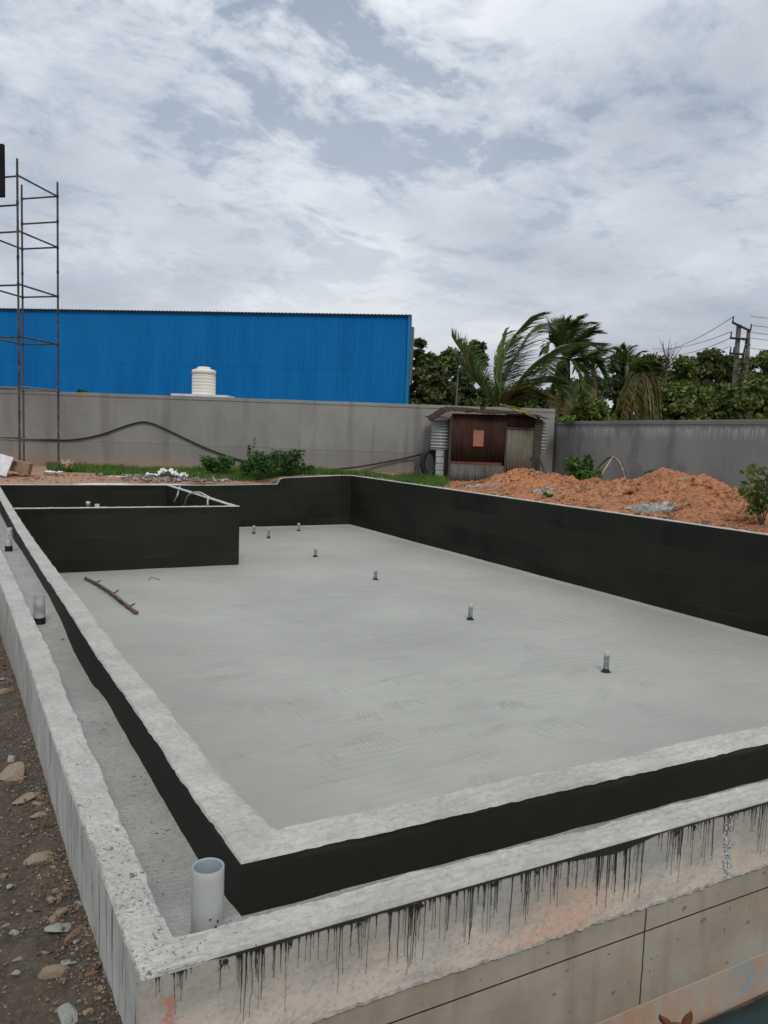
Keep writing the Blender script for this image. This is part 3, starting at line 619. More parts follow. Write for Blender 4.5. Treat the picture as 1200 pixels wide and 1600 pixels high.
# slurry runs on the parapet's front face, added to the parapet's own mesh
def slurry_runs():
    rnd = random.Random(5); v, f = [], []
    Y0 = 1.8075
    def ribbon(pts, ws):
        b = len(v)
        for (x, z), w in zip(pts, ws):
            v.append((x-w, Y0, z)); v.append((x, Y0-.0022 if w > .0008 else Y0-.001, z)); v.append((x+w, Y0, z))
        for i in range(len(pts)-1):
            a = b+3*i; f.append((a, a+1, a+4, a+3)); f.append((a+1, a+2, a+5, a+4))
    def run(x, ln, w, slant=0):
        z0 = ZT-.010; n = max(4, int(ln/.018)); xx = x; pts = []; ws = []
        for i in range(n+1):
            t = i/n; xx = x + slant*ln*t + .0022*noise.noise(Vector((x*50, t*4, 0)))
            if rnd.random() < .03: slant += rnd.uniform(-.05, .05)
            pts.append((xx, z0-ln*t)); ws.append(w*(1.25 - .75*t)*(1+.25*rnd.uniform(-1, 1)) + (.0012 if t > .95 else 0) + (.0022*max(0, 1-t*9)))
        ws[-1] = .0006
        ribbon(pts, ws)
    cl = [(241,3,.22),(262,2,.1),(282,4,.5),(296,3,.35),(362,2,.9),(375,4,.8),(392,5,.7),(408,7,.8),(425,6,.75),(446,3,.45),(460,5,1),(484,5,.4),(512,3,.85),(528,5,.7),(552,5,.85),(566,4,.9),(590,3,.3),(618,4,.75),(640,6,.85),(650,8,1),(658,6,1),(676,4,.8),(694,3,.6),(712,6,.6),(730,6,.8),(748,6,.8),(765,6,.85),(780,4,.6),(805,3,.8),(820,5,.85),(834,5,.7),(850,4,.6),(866,6,.9),(878,5,.9),(900,3,.5),(912,3,.6),(932,7,.95),(944,8,.9),(955,8,.9),(968,8,.9),(980,8,.95),(992,6,.95),(1004,4,.9),(1030,3,.4),(1048,6,.8),(1060,6,.9),(1070,5,.9),(1085,5,.75),(1100,5,.7),(1112,4,.7),(1140,7,.4),(1160,6,.3),(1178,6,.45),(1192,7,.85)]
    for px, n, ln in cl:
        xc = ony(px, 1260+ (1200-px)*.27, 1.81).x
        for k in range(max(1, round(n*.9))):
            w = rnd.choice((.0005, .0006, .0008, .0011)); l = .25*ln*(.15+.80*rnd.random()**1.1)
            run(xc + rnd.gauss(0, .017), min(l, .244), w, rnd.uniform(-.04, .04))
    for k in range(520):                                  # the rest of the wall, past the right edge of the view
        x = rnd.uniform(2.7, 11); run(x, .05+.2*rnd.random(), rnd.choice((.001, .002)), 0)
    # black sagging edge under the lip
    x = .40; pts = []; ws = []
    b = len(v); xs = []
    while x < 11.15: xs.append(x); x += .006 if x < 3 else .05
    for x in xs:
        t = .5+.5*noise.noise(Vector((x*5, 3, 0))); t2 = abs(noise.noise(Vector((x*60, 1, 0))))
        on = sst(.50, .60, x)*(.003 + .013*t*t + .010*t2*t) + .022*max(0, 1-abs((x-1.86)/.22)) + .010*max(0, 1-abs((x-1.06)/.05))
        v.append((x, Y0-.0005, ZT-.003)); v.append((x, Y0-.0015, ZT-.003-on))
    for i in range(len(xs)-1): a = b+2*i; f.append((a, a+1, a+3, a+2))
    # flicked splats
    for px, r in ((655, .016), (352, .010), (560, .007), (770, .009), (1060, .010), (980, .012), (840, .006), (1085, .007), (455, .006)):
        xc = ony(px, 1260+(1200-px)*.27, 1.81).x; zc = ZT-.018
        for k in range(8):
            a = -rnd.uniform(.1, 3.0); l = r*(1+1.8*rnd.random()**2)
            ribbon([(xc, zc), (xc+math.cos(a)*l*.5, zc+math.sin(a)*l*.45), (xc+math.cos(a)*l, zc+math.sin(a)*l-.004)], [r*.16, r*.10, .0005])
        b = len(v); v.append((xc, Y0-.003, zc))
        for k in range(14): rr_ = r*(.5+.5*rnd.random()); v.append((xc+rr_*math.cos(k*PI/7), Y0-.002, zc+rr_*math.sin(k*PI/7)*.9))
        for k in range(14): f.append((b, b+1+k, b+1+(k+1) % 14))
    # vertical shutter joint in the lower wall
    xj = 2.045
    b = len(v)
    for i in range(9):
        z = -1.575-.35*i/8; o_ = .003*noise.noise(Vector((i*.7, 0, 0))); v.append((xj-.0022+o_, 1.8175, z)); v.append((xj+.0022+o_, 1.8175, z))
    for i in range(8): a = b+2*i; f.append((a, a+1, a+3, a+2))
    return v, f
rv, rf = slurry_runs()
bm = bmesh.new(); bm.from_mesh(ow.data)
vv = [bm.verts.new(p) for p in rv]
for q in rf:
    fc = bm.faces.new([vv[i] for i in q]); fc.material_index = 7
bm.to_mesh(ow.data); bm.free()

# gutter floor between parapet and basin
GF = [(1.9, -1.47), (2.2, -1.48), (2.7, -1.545), (4, -1.585), (4.7, -1.60), (5.3, -1.675), (6.2, -1.70), (7, -1.655), (8, -1.65), (11.8, -1.77), (13.4, -1.85), (18, -1.93), (30, -1.95)]
def gut_z(x, y):
    xo, xi = lerp(OWI, y), .73; t = min(1, max(0, (x-xo)/(xi-xo)))
    z = lerp(GF, y)
    if x > .74: z = -1.475
    else: z += .030*(1-sst(0, .35, t)) + .012*sst(.8, 1, t)
    return z + .006*nz(x, y, 0, 6) + .003*nz(x, y, 4, 25)
gy_ = samp(1.93, 22.6, .03, .15, .01)
v, f = [], []; nX = 9
for y in gy_:
    a, b_ = lerp(OWI, y)-.02, .735
    for i in range(nX): x = a+(b_-a)*i/(nX-1); v.append((x, y, gut_z(x, y)))
for j in range(len(gy_)-1):
    for i in range(nX-1): q = j*nX+i; f.append((q, q+1, q+1+nX, q+nX))
b0 = len(v); xs = samp(.735, 11.2, .04, .15)
for y in (1.92, 2.0, 2.1, 2.205):
    for x in xs: v.append((x, y, -1.475+.006*nz(x, y, 0, 6)))
for j in range(3):
    for i in range(len(xs)-1): q = b0+j*len(xs)+i; f.append((q, q+1, q+1+len(xs), q+len(xs)))
PP(mesh('gutter_floor', v, f, M_GUT, smooth=True))

# ------------------------------------------------------------------ pipes standing in the gutter
def gutter_pipe(p, ztop, zbot, r, lean, label, tall=True):
    rt = empty('drain_pipe', (p.x, p.y, zbot), label, 'pipe', 'pipes standing in the gutter')
    h = ztop-zbot; m = MB()
    n = 14
    prof = [(r, -.04)] + [(r*(1+.004*math.sin(i*2.1)), h*i/n) for i in range(n)] + [(r, h-.003), (r-.001, h)]
    m.lathe(prof, 40)
    o = m.build('pipe_wall', [M_PVC if tall else M_PVCD], rt, True)
    m = MB(); m.lathe([(r-.001, h), (r-.005, h), (r-.006, h-.003), (r-.006, -.02)], 40); m.build('pipe_bore', [M_PVCIN], rt, True)
    if not tall: MB().lathe([(r*1.5, -.01), (r*1.25, .02), (r*1.03, .045), (r*1.02, h*.30), (r*.99, h*.34)], 24).build('slurry_collar', [M_BASE], rt, True)
    if tall:   # slurry flecks on the side towards the camera
        m = MB(); rnd = random.Random(3)
        for a_, z_, l_ in ((-1.9, .03, .035), (-1.35, .115, .018), (-1.25, .095, .012), (-2.3, .09, .006), (-1.2, .13, .008), (-1.7, .14, .005)):
            for k in range(3): m.tube([(math.cos(a_+.03*k)*r, math.sin(a_+.03*k)*r, z_), (math.cos(a_+.03*k)*r, math.sin(a_+.03*k)*r, z_-l_*(1-.3*k))], .0018, 6)
        v_, f_ = m.v, m.f; ow_ = o; bm = bmesh.new(); bm.from_mesh(o.data); vv_ = [bm.verts.new(q) for q in v_]
        for q in f_: bm.faces.new([vv_[i] for i in q]).material_index = 1
        o.data.materials.append(M_DRIP); bm.to_mesh(o.data); bm.free()
    rt.rotation_euler = (lean[0], lean[1], 0)
    return rt
gutter_pipe(Vector((.592, 2.06, 0)), -1.206, -1.475, .0445, (0, 0), 'tall open grey-white pipe standing in the gutter at the near corner of the pool')
P2 = onz(62, 975, -1.665); gutter_pipe(P2, ony(62, 930, P2.y).z, -1.69, .045, (.0, 0), 'grey splashed pipe, second from the near corner, standing in the left gutter', False)
P3 = onz(14, 863, -1.80); gutter_pipe(P3, ony(14, 824, P3.y).z, -1.82, .047, (.0, 0), 'small far grey pipe standing in the left gutter at the edge of the photo', False)

# floor inlets: grey riser with a pale cap and a black collar
def inlet(px, py, topy, label, capped=True):
    b = onz(px, py, ZF+.004); h = ony(px, topy, b.y).z - b.z; r = .034
    rt = empty('floor_inlet', b, label, 'inlet pipe', 'inlet pipes standing in the pool floor')
    MB().lathe([(r, -.02), (r, h*.79), (r*.98, h*.80)], 20).build('riser', [M_NOZ], rt, True)
    c = MB(); c.lathe([(r*1.12, h*.80), (r*1.15, h*.96), (r*1.08, h), (r*.9, h), (r*.88, h-.03), (0.001, h-.03)], 20); c.lathe([(r*.97, h*.80), (r*1.12, h*.80)], 20); c.build('cap', [M_CAP], rt, True)
    c = MB(); c.lathe([(r*1.9, -.01), (r*1.7, .006), (r*1.15, .012), (r*1.12, h*.15), (r*1.0, h*.17)], 20); c.build('collar', [M_BASE], rt, True)
for a in ((397,833,821,'stubby capped inlet pipe farthest left in the row beside the balancing tank corner'), (420,840,824,'thin capped inlet pipe second from the tank corner on the pool floor'), (467,829,817,'capped inlet pipe nearest the far black wall of the pool'),
          (493,869,855,'dark inlet pipe standing alone midway between the far wall and the centre of the floor'), (587,905,889,'short dark inlet pipe on the floor, third from the near end of the row'), (735,967,943,'grey inlet pipe near the middle of the pool floor, second from the near end'), (947,1049,1018,'largest and nearest inlet pipe with pale cap on the right of the pool floor')): inlet(*a)
tp = onz(138, 800, -2.2); tp = ony(138, 783, 18.2)
rt = empty('tank_pipe', (tp.x, tp.y, -2.25), 'pale pipe end peeking over the front wall of the balancing tank', 'pipe')
hh = tp.z+2.25
MB().lathe([(.035, 0), (.035, hh*.85)], 16).build('riser', [M_NOZ], rt, True); MB().lathe([(.035, hh*.85), (.044, hh*.85), (.044, hh), (.03, hh), (.03, hh-.03), (.001, hh-.03)], 16).build('cap', [M_CAP], rt, True)
t2 = ony(152, 787, 18.4); rt = empty('tank_pipe', (t2.x, t2.y, -2.25), 'lower dull pipe stub beside the pale one inside the balancing tank', 'pipe'); hh = t2.z+2.25
MB().lathe([(.05, 0), (.05, hh), (.04, hh), (.04, hh-.03), (.001, hh-.03)], 16).build('riser', [M_PVC], rt, True)

# notched pole lying on the pool floor
a, b = onz(134, 903, ZF+.035), onz(217, 956, ZF+.04)
rt = empty('notched_pole', (a+b)/2, 'brown knotted pole with short pegs lying on the pool floor by the tank', 'pole')
c0 = (a+b)/2; m = MB(); pts = []; rr = []
for i in range(31):
    t = i/30; q = a.lerp(b, t)-c0; q += Vector((.035*math.sin(t*4.2), .02*math.sin(t*7), .008*math.sin(t*5))); pts.append(q); rr.append(.024+.006*(i % 5 == 0)+.006*t)
m.tube(pts, rr, 10); m.build('shaft', [basic('bamboo_brown', (.17, .12, .085), (.08, .06, .045), 9, .7)], rt, True)
side = (b-a).normalized().cross(Vector((0, 0, 1)))
for i, t in enumerate((.18, .30, .42, .52, .62, .74, .86)):
    q = a.lerp(b, t)-c0+Vector((.035*math.sin(t*4.2), .02*math.sin(t*7), 0)); sg = -1 if i % 3 else 1
    MB().tube([q, q+side*sg*(-.10)+Vector((0, 0, .045+.02*(i % 2)))], [.016, .010], 7).build('peg', [M_POST], rt)
a, b = onz(232, 905, ZF+.012), onz(250, 905, ZF+.012)
tag(MB().tube([a, a.lerp(b, .4)+Vector((0, .1, .03)), b], .006, 5).build('twig', [M_POST]), 'thin bent wire or twig on the pool floor near the notched pole', 'twig')

# white flexible tubes over the tank's side wall
def hose(name, pts, r, mat, label, cat, group=None, n=8):
    pts = [Vector(p) for p in pts]; out = []
    for i in range(len(pts)-1):
        p0, p1, p2, p3 = pts[max(i-1, 0)], pts[i], pts[i+1], pts[min(i+2, len(pts)-1)]
        for k in range(8):
            t = k/8; out.append(.5*((2*p1)+(-p0+p2)*t+(2*p0-5*p1+4*p2-p3)*t*t+(-p0+3*p1-3*p2+p3)*t**3))
    out.append(pts[-1])
    return tag(MB().tube(out, r, n).build(name, [mat], smooth=True), label, cat, group)
zc_ = ZK+.03
hose('white_conduit', [onx(281, 760, 5.18), onx(279, 768, 5.10), onx(277, 775, 5.05), onx(273, 783, 5.03)], .022, M_CAP, 'short white conduit hanging into the tank at the far end of its side wall', 'conduit', 'white conduits over the tank wall')
hose('white_conduit', [onx(289, 788, 5.05), onx(293, 776, 5.03), onx(300, 770, 5.05), onx(312, 769, 5.15), onx(321, 773, 5.2), onx(330, 778, 5.22)], .020, M_CAP, 'long white conduit arching over the middle of the tank side wall', 'conduit', 'white conduits over the tank wall')
hose('white_conduit', [onx(325, 789, 5.03), onx(325, 781, 5.04), onx(328, 777, 5.10)], .022, M_CAP, 'short white conduit hanging into the tank nearest its front corner', 'conduit', 'white conduits over the tank wall')

# ------------------------------------------------------------------ stones in the mud on the left
def rock_mesh(seed, flat=.5, angular=.35):
    bm = bmesh.new(); bmesh.ops.create_icosphere(bm, subdivisions=3, radius=1)
    rnd = random.Random(seed); pl = [(Vector((rnd.gauss(0, 1), rnd.gauss(0, 1), rnd.gauss(0, .8))).normalized(), rnd.uniform(.45, .85)) for _ in range(11)]
    for v in bm.verts:
        p = v.co.copy()
        for n_, d in pl:
            k = p.dot(n_)
            if k > d: p -= n_*(k-d)
        p *= 1+.06*noise.noise(p*3+Vector((seed, 0, 0)))
        v.co = Vector((p.x, p.y*.75, p.z*flat))
    me = bpy.data.meshes.new('stone'); bm.to_mesh(me); bm.free(); return me
RM = [[rock_mesh(s, .42 if s % 2 else .26) for s in range(7)] for _ in range(4)]
for row, mt in zip(RM, (M_ROCK, M_ROCK2, M_ROCK3, M_ROCK4)):
    for me in row: me.materials.append(mt)
def stone(x, y, z, s, mat, seed, label, group=None):
    rnd = random.Random(seed); o = bpy.data.objects.new('stone', RM[mat][seed % 7]); COL.objects.link(o)
    o.location = (x, y, z); o.scale = (s, s*rnd.uniform(.7, 1), s*rnd.uniform(.7, 1)); o.rotation_euler = (rnd.uniform(-.3, .3), rnd.uniform(-.3, .3), rnd.uniform(0, 6.28))
    return tag(o, label, 'stone', group)
def gpix(px, py):
    z = -1.6
    for _ in range(12): p = onz(px, py, z); z = lerp(GY, p.y)
    return p
for px, py, w, mt, sd_, lab in ((66,1340,50,0,0,'big pale tan flat stone lying by itself in the mud, widest stone of the group'), (84,1520,38,0,1,'tan stone split by a crack low in the mud at the bottom of the photo'), (108,1505,26,3,2,'small pointed pale grey-green stone chip beside the cracked tan stone'),
        (118,1465,38,2,3,'angular brown stone against the loose rubble above the pointed chip'), (88,1432,32,0,4,'tan stone wedged in the rubble at the foot of the white parapet'), (20,1212,52,0,5,'long tan stone cut off by the left edge, mid height of the mud strip'), (45,1247,40,0,6,'flat slab of tan stone just below the long stone at the left edge'),
        (68,1273,38,0,7,'flat ochre stone close to the parapet foot below the tan slab'), (67,1258,30,0,9,'thin pale stone splinter on top of the ochre flat stone'), (10,1082,26,0,8,'small tan stone at the left edge far up the mud strip'), (39,1105,16,2,10,'small orange-brown stone close to the parapet far up the mud strip'), (35,1497,22,0,11,'small tan stone alone in the smooth mud low on the left'),
        (7,1368,16,2,12,'small orange stone at the left edge level with the big pale stone'), (16,1384,16,3,13,'small whitish pebble just below the orange stone at the left edge'), (57,1420,16,1,14,'round grey pebble left of the wedged tan stone'), (142,1540,34,1,15,'dark brown stone at the parapet foot near the bottom of the photo'),
        (166,1562,30,2,16,'reddish stone leaning on the parapet foot at the bottom of the photo'), (105,1590,46,3,17,'pale broad stone cut by the bottom edge of the photo'), (150,1580,30,0,18,'tan stone between the reddish stone and the pale broad one'), (25,1520,14,3,19,'pale pebble left of the cracked stone')):
    p = gpix(px, py); s = w*p.length/F*.5*1.1
    stone(p.x, p.y, p.z+.04*s, s*1.05, mt, sd_, lab)
rnd = random.Random(8)
for k in range(260):
    y = 1.85+5.5*rnd.random()**1.6; e = lerp(OWO, y)
    x = e-.015-abs(rnd.gauss(0, .07)) if rnd.random() < .7 else rnd.uniform(.0, e-.02)
    s = rnd.choice((.006, .008, .010, .013, .017, .022, .028))*(.8+.4*rnd.random())*(1.7 if k < 45 else 1); z = lerp(GY, y)+.018*sst(.2, .36, x)-.007+rnd.uniform(0, .004)
    stone(x, y, z, s, rnd.choice((0, 0, 1, 1, 2, 3)), 100+k, 'small broken stone lying in the mud along the foot of the left parapet', 'small stones along the foot of the parapet')
# fine chips: too many to count
v, f, mi = [], [], []
for k in range(4200):
    y = 1.8+6.5*rnd.random()**1.5; e = lerp(OWO, y); x = e-abs(rnd.gauss(0, .075)) if rnd.random() < .6 else rnd.uniform(-.05, e)
    s = rnd.uniform(.0015, .0075); z = lerp(GY, y)+.018*sst(.2, .36, x)+.004
    b = len(v); M_ = Matrix.Rotation(rnd.uniform(0, 6.3), 3, 'Z') @ Matrix.Rotation(rnd.uniform(-.5, .5), 3, 'X')
    for q in ((-1, -.6, 0), (1, -.5, 0), (.8, .7, 0), (-.7, .6, 0), (0, 0, .7)): v.append(Vector((x, y, z))+M_ @ (Vector(q)*s*rnd.uniform(.7, 1.4)))
    for t in ((0, 1, 4), (1, 2, 4), (2, 3, 4), (3, 0, 4)): f.append(tuple(b+i for i in t)); mi.append(rnd.choice((0, 1, 1, 1, 1, 1, 2)))
ch = mesh('stone_chips', v, f, [M_ROCK, M_ROCK2, M_ROCK3], idx=mi); tag(ch, 'fine stone chips and grit over the mud beside the parapet', 'gravel', kind='stuff')
p = onz(98, 998, -1.675); stone(p.x, p.y, -1.675, .018, 0, 3, 'single small tan pebble lying in the gutter past the second pipe')

# dark teal sheet at the foot of the front wall
xs = axis([(.7, 5, .07), (5, 11, .5)]); ys = axis([(-1.2, 1.795, .07)])
o = grid('plastic_sheet', xs, ys, lambda x, y: -2.085+.012*nz(x, y, 0, 2.5)+.006*nz(x, y, 2, 7)+.04*sst(.3, 0, x-.7), M_TARP)
o.modifiers.new('thick', 'SOLIDIFY').thickness = .004
tag(o, 'dark teal plastic sheet spread on the ground at the foot of the stained wall', 'sheet')

# ------------------------------------------------------------------ compound walls
def hor(x, D): return dep(x, 655+.0357*(x+64), D)
UR = (dep(1100, 690, 26.5)-dep(100, 655, 26.5)); UR.z = 0; UR.normalize()       # along the back wall, to the right
FW = Vector((-UR.y, UR.x, 0))                                                      # away from the camera
def wall_box(name, a, b, zt_a, zt_b, zb, th, mat, step=.35, side=1):
    """a long wall with a coping edge, subdivided, its top slightly uneven"""
    a = Vector((a[0], a[1], 0)); b = Vector((b[0], b[1], 0)); d = (b-a); Ln = d.length; d /= Ln; nrm = Vector((-d.y, d.x, 0))*side
    n = int(Ln/step); v, f = [], []
    rows = None
    for i in range(n+1):
        t = i/n; p = a+d*Ln*t; zt = zt_a+(zt_b-zt_a)*t + .012*nz(p.x, p.y, 0, .7)+.006*nz(p.x, p.y, 3, 4)
        rows = [(0, zb), (0, zt-.11), (-.02, zt-.105), (-.022, zt-.01), (-.012, zt), (th+.02, zt), (th+.02, zt-.1), (th, zt-.11), (th, zb)]
        for o_, z in rows: q = p+nrm*o_; v.append((q.x, q.y, z))
    m = len(rows)
    for i in range(n):
        for r in range(m-1): q = i*m+r; f.append((q, q+1, q+1+m, q+m))
    f.append(tuple(range(m))); e = n*m; f.append(tuple(e+r for r in range(m))[::-1])
    o = mesh(name, v, f, mat); bm = bmesh.new(); bm.from_mesh(o.data); bmesh.ops.recalc_face_normals(bm, faces=bm.faces); bm.to_mesh(o.data); bm.free(); return o
cA, cB = dep(-420, 600, 26.5), dep(868, 640, 26.5)
o = wall_box('compound_wall', cA, cB, dep(-420, 594, 26.5).z, dep(868, 639, 26.5).z, -1.9, .23, M_CW)
tag(o, 'long grey rendered compound wall running behind the pool in front of the blue building', 'wall')
cC, cD = Vector((17.62, 20.75, 0)), Vector((13.0, 1.0, 0)); cC0 = cC + (cC-cD).normalized()*1.6
o = wall_box('compound_wall', cC0, cD, .655, .60, -1.9, .23, M_RW, .3, 1)
tag(o, 'lower grey compound wall on the right with white leached stains along its top', 'wall')

# ------------------------------------------------------------------ blue building
bR, bL = dep(638, 640, 42.0), dep(-300, 640, 46.3)
rt = empty('industrial_shed', (bR.x, bR.y, -1.5), 'long bright blue industrial shed of ribbed sheet standing behind the compound wall', 'building')
d = Vector((bL.x-bR.x, bL.y-bR.y, 0)); Ln = d.length; d.normalize(); nb = Vector((d.y, -d.x, 0))
nb = Vector((bR.x, bR.y, 0)).normalized(); nb = (nb+d*.012).normalized()      # the end wall runs almost straight away from the camera
def bz(x, y, D): return dep(x, y, D).z
zr, zl = bz(640, 496, 42.0), bz(0, 486, 44.9); zl2 = zr + (zl-zr)*Ln/((Vector((dep(0,486,44.9).x-bR.x, dep(0,486,44.9).y-bR.y, 0))).length)
v, f = [], []; pitch = .30; n = int(Ln/pitch); prof = []
for i in range(n):
    for s_, o_ in ((0, 0), (.20, 0), (.225, -.018), (.275, -.018)): prof.append((i*pitch+s_, o_))
prof.append((n*pitch, 0))
for s_, o_ in prof:
    t = s_/Ln
    for z in (-1.5, zr+(zl2-zr)*t): q = d*s_+nb*(o_); v.append((q.x, q.y, z+1.5))
for i in range(len(prof)-1): a = 2*i; f.append((a, a+1, a+3, a+2))
mesh('front_cladding', v, f, M_BLUE, rt)
H_ = zr+1.5; wd = 24
o = MB(); q = [(0, 0), (wd*.5, 1.6), (wd, 0)]
vs = [Vector((0, 0, 0)), nb*wd, nb*wd+Vector((0, 0, H_)), Vector((0, 0, H_+.0))]
e_ = d*.01
mesh('end_cladding', [x-d*.02 for x in vs]+[x+d*.1 for x in vs], [(0, 1, 2, 3), (7, 6, 5, 4), (0, 3, 7, 4), (3, 2, 6, 7)], M_BLUE2, rt)
# dark roof edge with corrugation ends, and the low-pitched roof behind it
v, f = [], []; n2 = int(Ln/.1)
for i in range(n2+1):
    s_ = i*.1; t = s_/Ln; z = H_+(zl2-zr)*t + (.03 if i % 2 else 0)
    for (o_, dz) in ((-.16, .0), (-.16, .05), (wd+.2, .25), (wd+.2, .2)): q = d*s_+nb*o_; v.append((q.x, q.y, z+dz))
for i in range(n2):
    for r in range(3): a = 4*i+r; f.append((a, a+1, a+5, a+4))
mesh('roof', v, f, M_DARK, rt)
tr = MB(); tr.box(tuple(d*(.09)+nb*(-.06)+Vector((0, 0, H_/2))), (.16, .16, H_), math.atan2(d.y, d.x)); tr.build('corner_trim', [M_BLUE2], rt)
tr = MB(); c_ = d*(-.10)+nb*.5+Vector((0, 0, H_-2.0)); tr.box(tuple(c_), (.10, .6, 3.0), math.atan2(d.y, d.x)); tr.build('downpipe', [M_GREYM], rt)
lp = dep(630, 568, 41.9)
l_ = empty('flood_light', lp, 'small white floodlight fixed near the right end of the blue shed wall', 'light')
MB().box((0, 0, 0), (.28, .12, .16), math.atan2(d.y, d.x)).build('lamp_head', [M_WHITE], l_); MB().tube([(0, 0, 0), tuple(nb*.35)], .02, 6).build('bracket', [M_DARK], l_)

# ------------------------------------------------------------------ water tank on its slab
wc = dep(318.5, 617, 29.0); rt = empty('tank_stand', (wc.x, wc.y, -1.5), 'thin pale concrete slab on block piers behind the wall carrying the water tank', 'stand')
a_ = math.atan2(UR.y, UR.x); hs = wc.z+1.5
MB().box((0, 0, hs-.04), (2.05, 1.3, .075), a_).build('slab', [M_WHITE], rt)
for sx in (-.8, .8):
    q = UR*sx; MB().box((q.x, q.y, (hs-.08)/2), (.3, 1.1, hs-.08), a_).build('pier', [M_CONC], rt)
r_ = 18.3/F*29.0; ht = bz(318, 573, 29.0)-wc.z
wt = empty('water_tank', (wc.x, wc.y, wc.z), 'cream ribbed cylindrical plastic water tank standing on the slab before the blue shed', 'water tank')
pr = [(0.001, 0), (r_, 0), (r_, .05)]; z = .05; body = ht*.86
k = 0
while z < body-.22: pr += [(r_, z), (r_-.010, z+.02), (r_-.010, z+.045), (r_, z+.065)]; z += .115
pr += [(r_, body-.17), (r_-.03, body-.16), (r_-.03, body-.13), (r_+.004, body-.12), (r_+.004, body), (r_-.02, body+.02), (r_*.70, body+.05), (r_*.55, body+.06)]
MB().lathe(pr, 40).build('body', [M_TANK], wt, True)
MB().lathe([(r_*.56, body+.04), (r_*.58, ht-.04), (r_*.50, ht-.01), (.001, ht)], 24).build('lid', [M_TANK], wt, True)

# ------------------------------------------------------------------ scaffold tower
def pole_at(px, py, D): p = dep(px, py, D); return Vector((p.x, p.y, 0))
pR, pA, pP = pole_at(90, 285, 23.5), pole_at(27, 251, 21.6), pole_at(34, 286, 23.9)
pQ = pP + (pA-pR)
zb = -1.5
sc_ = empty('scaffold_tower', (pR.x, pR.y, zb), 'tall thin steel scaffold tower at the left edge in front of the compound wall', 'scaffold')
base = Vector((pR.x, pR.y, zb))
ztR = dep(90, 284, 23.5).z
lev = [dep(0, y+.0357*(x-90), 23.5).z for x, y in ((90, 306), (90, 384), (90, 460), (90, 535), (90, 609), (90, 686))]
lev = [dep(88, y, 23.5).z for y in (306, 384, 460, 535, 609, 686)]
for p, zt, mt in ((pR, ztR, M_STEEL), (pA, ztR+.02, M_STEEL), (pP, ztR+.0, M_STEELB), (pQ, ztR+.02, M_STEEL)):
    m = MB(); q = Vector((p.x, p.y, 0))-Vector((base.x, base.y, 0)); q.z = 0
    tl = q*.0
    m.tube([q+Vector((0, 0, 0)), q+Vector((0, 0, zt-zb))], .029, 8)
    po = m.build('standard', [mt], sc_)
    for i, zz in enumerate([z_ for z_ in lev] + [z_-.72 for z_ in lev]):
        m2 = MB().tube([q+Vector((0, 0, zz-zb-.05)), q+Vector((0, 0, zz-zb+.05))], .037, 8); m2.build('coupler', [mt], po)
    MB().box(tuple(q+Vector((0, 0, .01))), (.15, .15, .012)).build('base_plate', [M_STEEL], po)
def ledger(p, q, z, mt=M_STEEL, r=.026, nm='ledger'):
    a = Vector((p.x, p.y, z))-base; b = Vector((q.x, q.y, z))-base; e = (b-a).normalized()*.08
    MB().tube([a-e*.3, b+e*.3], r, 7).build(nm, [mt], sc_)
M_STEELL = basic('light_scaffold_tube', (.20, .19, .17), (.12, .11, .10), 6, .5)
for i, z in enumerate(lev):
    mt = M_STEELL if i > 3 else M_STEEL
    ledger(pA, pR, z, mt)
    if i: ledger(pQ, pP, z, mt)
    if i < 4 or i == 4: ledger(pP, pR, z, mt, nm='transom')
    ledger(pQ, pA, z-.03, mt, nm='transom')
ledger(pP, pR, dep(88, 345, 23.5).z, nm='transom'); ledger(pQ, pA, dep(20, 318, 21.6).z, nm='transom')
# black board fixed to the tower's left face
a = dep(7, 225, 21.5); b = dep(7, 306, 21.5); lf = -UR
m = MB(); c = Vector((a.x, a.y, (a.z+b.z)/2))+lf*.8
M_BLK = basic('black_cloth', (.006, .006, .008), (.012, .012, .014), 8, .9)
bo = tag(None or m.box((0, 0, 0), (1.6, .10, a.z-b.z), a_).build('black_screen', [M_BLK], loc=c), 'black upright screen hung high on the scaffold tower at the left edge of the photo', 'screen')
bo.modifiers.new('b', 'BEVEL').width = .02

# ------------------------------------------------------------------ corrugated shack
D0 = 24.3
def sk(px, py, D=D0): return dep(px, py, D)
s0 = sk(768, 752); s0.z = -1.40
ar = math.atan2(UR.y, UR.x)
shack = empty('tin_shack', s0, 'low rusty corrugated tin shack with a grey sheet door against the compound wall', 'shed', rz=ar)
def U(px): return (px-768)/F*D0
def Zs(px, py): return dep(px, py, D0).z+1.40
def corr(u0, u1, z0, z1, v0, amp=.018, pitch=.085, horiz=False, zt1=None):
    v, f = [], []
    if not horiz:
        n = max(4, int((u1-u0)/pitch*6))
        for i in range(n+1):
            u = u0+(u1-u0)*i/n; o_ = amp*math.sin(2*PI*(u-u0)/pitch); zt = z1 if zt1 is None else z1+(zt1-z1)*i/n
            v += [(u, v0+o_, z0), (u, v0+o_, zt)]
    else:
        n = max(4, int((z1-z0)/pitch*6))
        for i in range(n+1):
            z = z0+(z1-z0)*i/n; o_ = amp*math.sin(2*PI*(z-z0)/pitch); v += [(u0, v0+o_, z), (u1, v0+o_, z)]
    for i in range(n): a = 2*i; f.append((a, a+1, a+3, a+2))
    return v, f
def sheet(name, mat, *a, parent=shack, thick=.004, **k):
    v, f = corr(*a, **k); o = mesh(name, v, f, mat, parent, smooth=True); o.modifiers.new('t', 'SOLIDIFY').thickness = thick; return o
zg = 0
sheet('wall_sheet', M_RUSTD, U(702), U(788), Zs(745, 724), Zs(702, 646), 0.0, zt1=Zs(788, 648))
sheet('wall_sheet', M_RUSTO, U(702), U(782), Zs(745, 731), Zs(745, 721.5), -.02)
